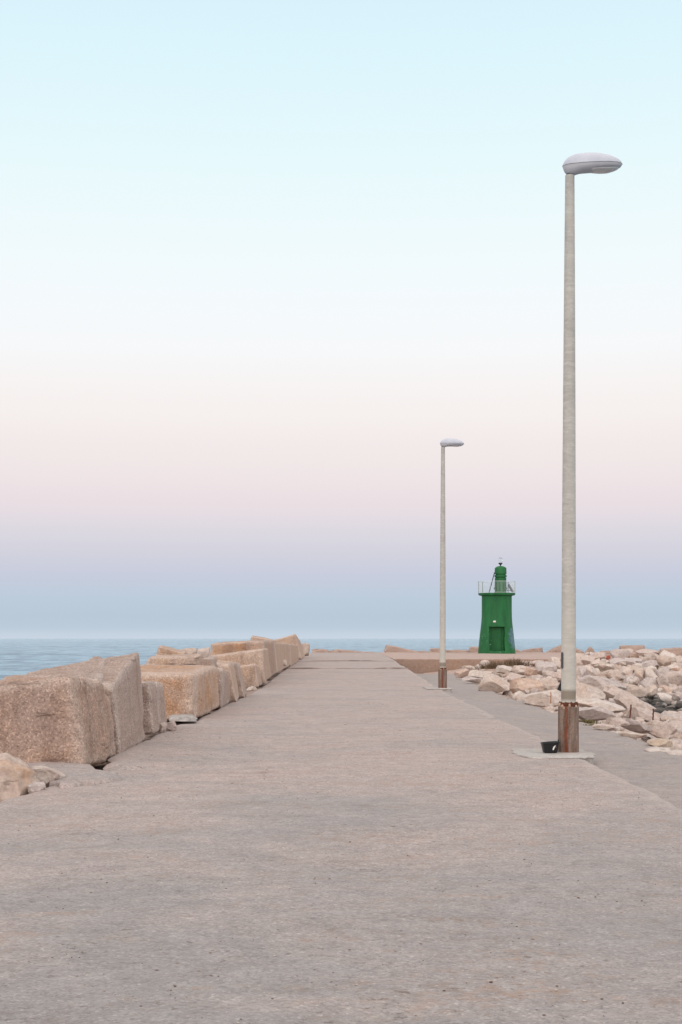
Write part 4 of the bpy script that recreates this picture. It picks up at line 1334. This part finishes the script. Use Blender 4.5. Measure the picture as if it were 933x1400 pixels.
# railing of thin bars
rail = bmesh.new()
RR = 1.575
for i in range(84):
    a = 2*math.pi*i/84
    bar(rail, (RR*math.cos(a), RR*math.sin(a), 5.24), (RR*math.cos(a), RR*math.sin(a), 6.22), .014)
for z in (5.26, 6.22):
    for i in range(72):
        a, b = 2*math.pi*i/72, 2*math.pi*(i+1)/72
        bar(rail, (RR*math.cos(a), RR*math.sin(a), z), (RR*math.cos(b), RR*math.sin(b), z), .022)
ro = bm_obj('railing', rail, M['rail'], lh, smooth=False)
for k in range(5):
    a = math.pi*k/4
    bm = bmesh.new(); bar(bm, (RR*math.cos(a), RR*math.sin(a), 5.06), (RR*math.cos(a), RR*math.sin(a), 6.26), .055)
    bm_obj('rail_post', bm, M['railpost'], ro, smooth=False)
# turret on the roof
TX = .33
bm = bmesh.new()
lathe(bm, [(.50, 5.2), (.50, 6.54), (.44, 6.56), (.44, 6.60), (.53, 6.62), (.53, 6.78), (.44, 6.80), (.44, 6.86), (.515, 6.88), (.505, 7.36), (.49, 7.40), (.40, 7.48), (.25, 7.545), (.08, 7.57)], 64, (TX, 0))
sharp(bm_obj('turret', bm, M['greendoor'], lh), 40)
# beacon: stem, cup and clear drum
bm = bmesh.new()
lathe(bm, [(.05, 7.54), (.05, 7.66), (.10, 7.70), (.19, 7.80), (.19, 7.83), (.05, 7.84)], 32, (TX-.01, 0))
lan = sharp(bm_obj('beacon', bm, M['darkpipe'], lh), 40)
t = NT('beacon_glass')
t.b.inputs['Transmission Weight'].default_value = .75
bg = t.done(lin((225, 228, 232)), .12)
bm = bmesh.new()
lathe(bm, [(.12, 7.84), (.135, 7.9), (.135, 8.1), (.17, 8.15), (.17, 8.27), (.10, 8.32), (.02, 8.33)], 32, (TX-.01, 0))
bm_obj('glass_drum', bm, bg, lan)
# leaning pole on the left, thick stub on the right of the gallery
bm = bmesh.new(); bar(bm, (-.73, -.55, 5.22), (-.23, -.35, 7.0), .085, n=10)
bm_obj('leaning_pipe', bm, M['darkpipe'], lh)
bm = bmesh.new(); bar(bm, (1.36, -.35, 5.30), (.96, -.30, 5.96), .24, .20)
o = bm_obj('tilted_panel', bm, M['darkpipe'], lh, smooth=False)
bm = bmesh.new(); bar(bm, (.82, -.3, 5.44), (1.30, -.3, 5.42), .05)
bm_obj('bracket', bm, M['darkpipe'], o, smooth=False)
for sx in (-1, 1):
    bm = bmesh.new()
    bmesh.ops.create_cube(bm, size=1, matrix=Matrix.Translation((TX+sx*.53, 0, 5.63)) @ Matrix.Diagonal((.08, .14, .16, 1)))
    bm_obj('hinge_box', bm, M['greendoor'], lh, smooth=False)

# -------------------------------------------------------------- grit on the deck
def grit():
    rnd = random.Random(8)
    verts = []; faces = []
    base = bmesh.new(); bmesh.ops.create_icosphere(base, subdivisions=1, radius=1)
    bv = [v.co.copy() for v in base.verts]; bf = [[v.index for v in f.verts] for f in base.faces]; base.free()
    deckpts = 0
    while deckpts < 2600:
        y = 5.5 + 34*rnd.random()**2.2
        x = rnd.uniform(-2.9, 3.15)
        dens = fbm(Vector((x*.8, y*.8, 5)), 3)
        if rnd.random() > .35 + dens*1.3: continue
        r = rnd.choice((.002, .002, .003, .003, .004, .005))*rnd.uniform(.8, 1.3)*(1+.02*y)
        z = deck_fn(max(-1, min(1, (x+3.1)/(6.38)*2-1)), y)[2]
        off = len(verts); rm = Matrix.Rotation(rnd.uniform(0, 6), 3, 'Z')
        s = (rnd.uniform(.8, 1.9), rnd.uniform(.7, 1.2), rnd.uniform(.4, .8))
        for v in bv:
            p = rm @ Vector((v.x*s[0]*r*rnd.uniform(.8, 1.2), v.y*s[1]*r, v.z*s[2]*r))
            verts.append((x+p.x, y+p.y, z+r*.25+p.z))
        faces += [[a+off for a in f] for f in bf]
        deckpts += 1
    me = bpy.data.meshes.new('gravel'); me.from_pydata(verts, [], faces); me.update()
    tag(link('gravel', me, M['grit']), 'loose grit and stone chips scattered on the worn concrete', 'gravel', kind='stuff')
grit()

# --------------------------------------------------------------------- light
w = bpy.data.worlds.new('World'); scene.world = w; w.use_nodes = True
nt = w.node_tree; N = nt.nodes; Lk = nt.links
for q in list(N): N.remove(q)
out = N.new('ShaderNodeOutputWorld')
tc = N.new('ShaderNodeTexCoord')
sep = N.new('ShaderNodeSeparateXYZ'); Lk.new(tc.outputs['Generated'], sep.inputs[0])
SKY = [(873, (201, 213, 226)), (867, (198, 211, 224)), (862, (188, 204, 219)), (845, (183, 200, 216)), (817, (186, 203, 219)), (785, (197, 203, 221)), (757, (207, 208, 221)), (727, (217, 214, 224)),
       (692, (230, 220, 226)), (655, (236, 226, 229)), (622, (239, 230, 231)), (562, (244, 238, 237)), (520, (245, 242, 242)), (480, (245, 246, 248)), (400, (242, 248, 251)), (300, (236, 248, 251)), (200, (228, 247, 251)), (100, (221, 244, 251)), (0, (216, 240, 250))]
rp = N.new('ShaderNodeValToRGB'); e = rp.color_ramp.elements
stops = []
for y, c in SKY:
    tz = (873-y)/F
    stops.append((tz/math.sqrt(1+tz*tz), lin(c)))
stops += [(.50, lin((222, 238, 247))), (.65, lin((240, 240, 244))), (.8, lin((248, 244, 244))), (1, lin((250, 245, 243)))]
while len(e) < len(stops): e.new(.5)
for q, (p, c) in zip(e, stops): q.position = p; q.color = c
Lk.new(sep.outputs['Z'], rp.inputs[0])
# afterglow of the sun that has just set behind the photographer
neg = N.new('ShaderNodeMapRange'); neg.interpolation_type = 'SMOOTHSTEP'
Lk.new(sep.outputs['Y'], neg.inputs[0])
neg.inputs[1].default_value = .80; neg.inputs[2].default_value = -.75; neg.inputs[3].default_value = 0; neg.inputs[4].default_value = 1
glow = N.new('ShaderNodeMix'); glow.data_type = 'RGBA'; glow.blend_type = 'ADD'
Lk.new(neg.outputs[0], glow.inputs[0]); Lk.new(rp.outputs[0], glow.inputs[6]); glow.inputs[7].default_value = (.72, .60, .53, 1)
bg1 = N.new('ShaderNodeBackground'); Lk.new(glow.outputs[2], bg1.inputs[0]); bg1.inputs[1].default_value = 1.0
sky = N.new('ShaderNodeTexSky'); sky.sky_type = 'NISHITA'; sky.sun_disc = False
SUN_EL, SUN_AZ = R(9), R(200)     # azimuth measured from +Y clockwise
sky.sun_elevation = R(1.5); sky.sun_rotation = SUN_AZ
bg2 = N.new('ShaderNodeBackground'); Lk.new(sky.outputs[0], bg2.inputs[0]); bg2.inputs[1].default_value = .012
ad = N.new('ShaderNodeAddShader'); Lk.new(bg1.outputs[0], ad.inputs[0]); Lk.new(bg2.outputs[0], ad.inputs[1])
Lk.new(ad.outputs[0], out.inputs[0])

sun = bpy.data.lights.new('sun', 'SUN'); sun.energy = .5; sun.angle = R(25); sun.color = (1, .86, .74)
so = bpy.data.objects.new('sun', sun); COL.objects.link(so)
d = Vector((math.sin(SUN_AZ)*math.cos(R(14)), math.cos(SUN_AZ)*math.cos(R(14)), math.sin(R(14))))
so.rotation_euler = d.to_track_quat('Z', 'Y').to_euler()

# -------------------------------------------------------------------- camera
cam = bpy.data.cameras.new('camera'); co = bpy.data.objects.new('camera', cam); COL.objects.link(co)
cam.sensor_fit = 'HORIZONTAL'; cam.sensor_width = 24; cam.lens = 50
cam.shift_y = 173/933.0
cam.clip_start = .1; cam.clip_end = 100000
co.location = (0, 0, EYE); co.rotation_euler = (R(90), 0, 0)
scene.camera = co
scene.render.resolution_x = 682; scene.render.resolution_y = 1024
vs = scene.view_settings
vs.view_transform = 'Standard'; vs.look = 'None'; vs.exposure = 0; vs.gamma = 1; vs.use_curve_mapping = False
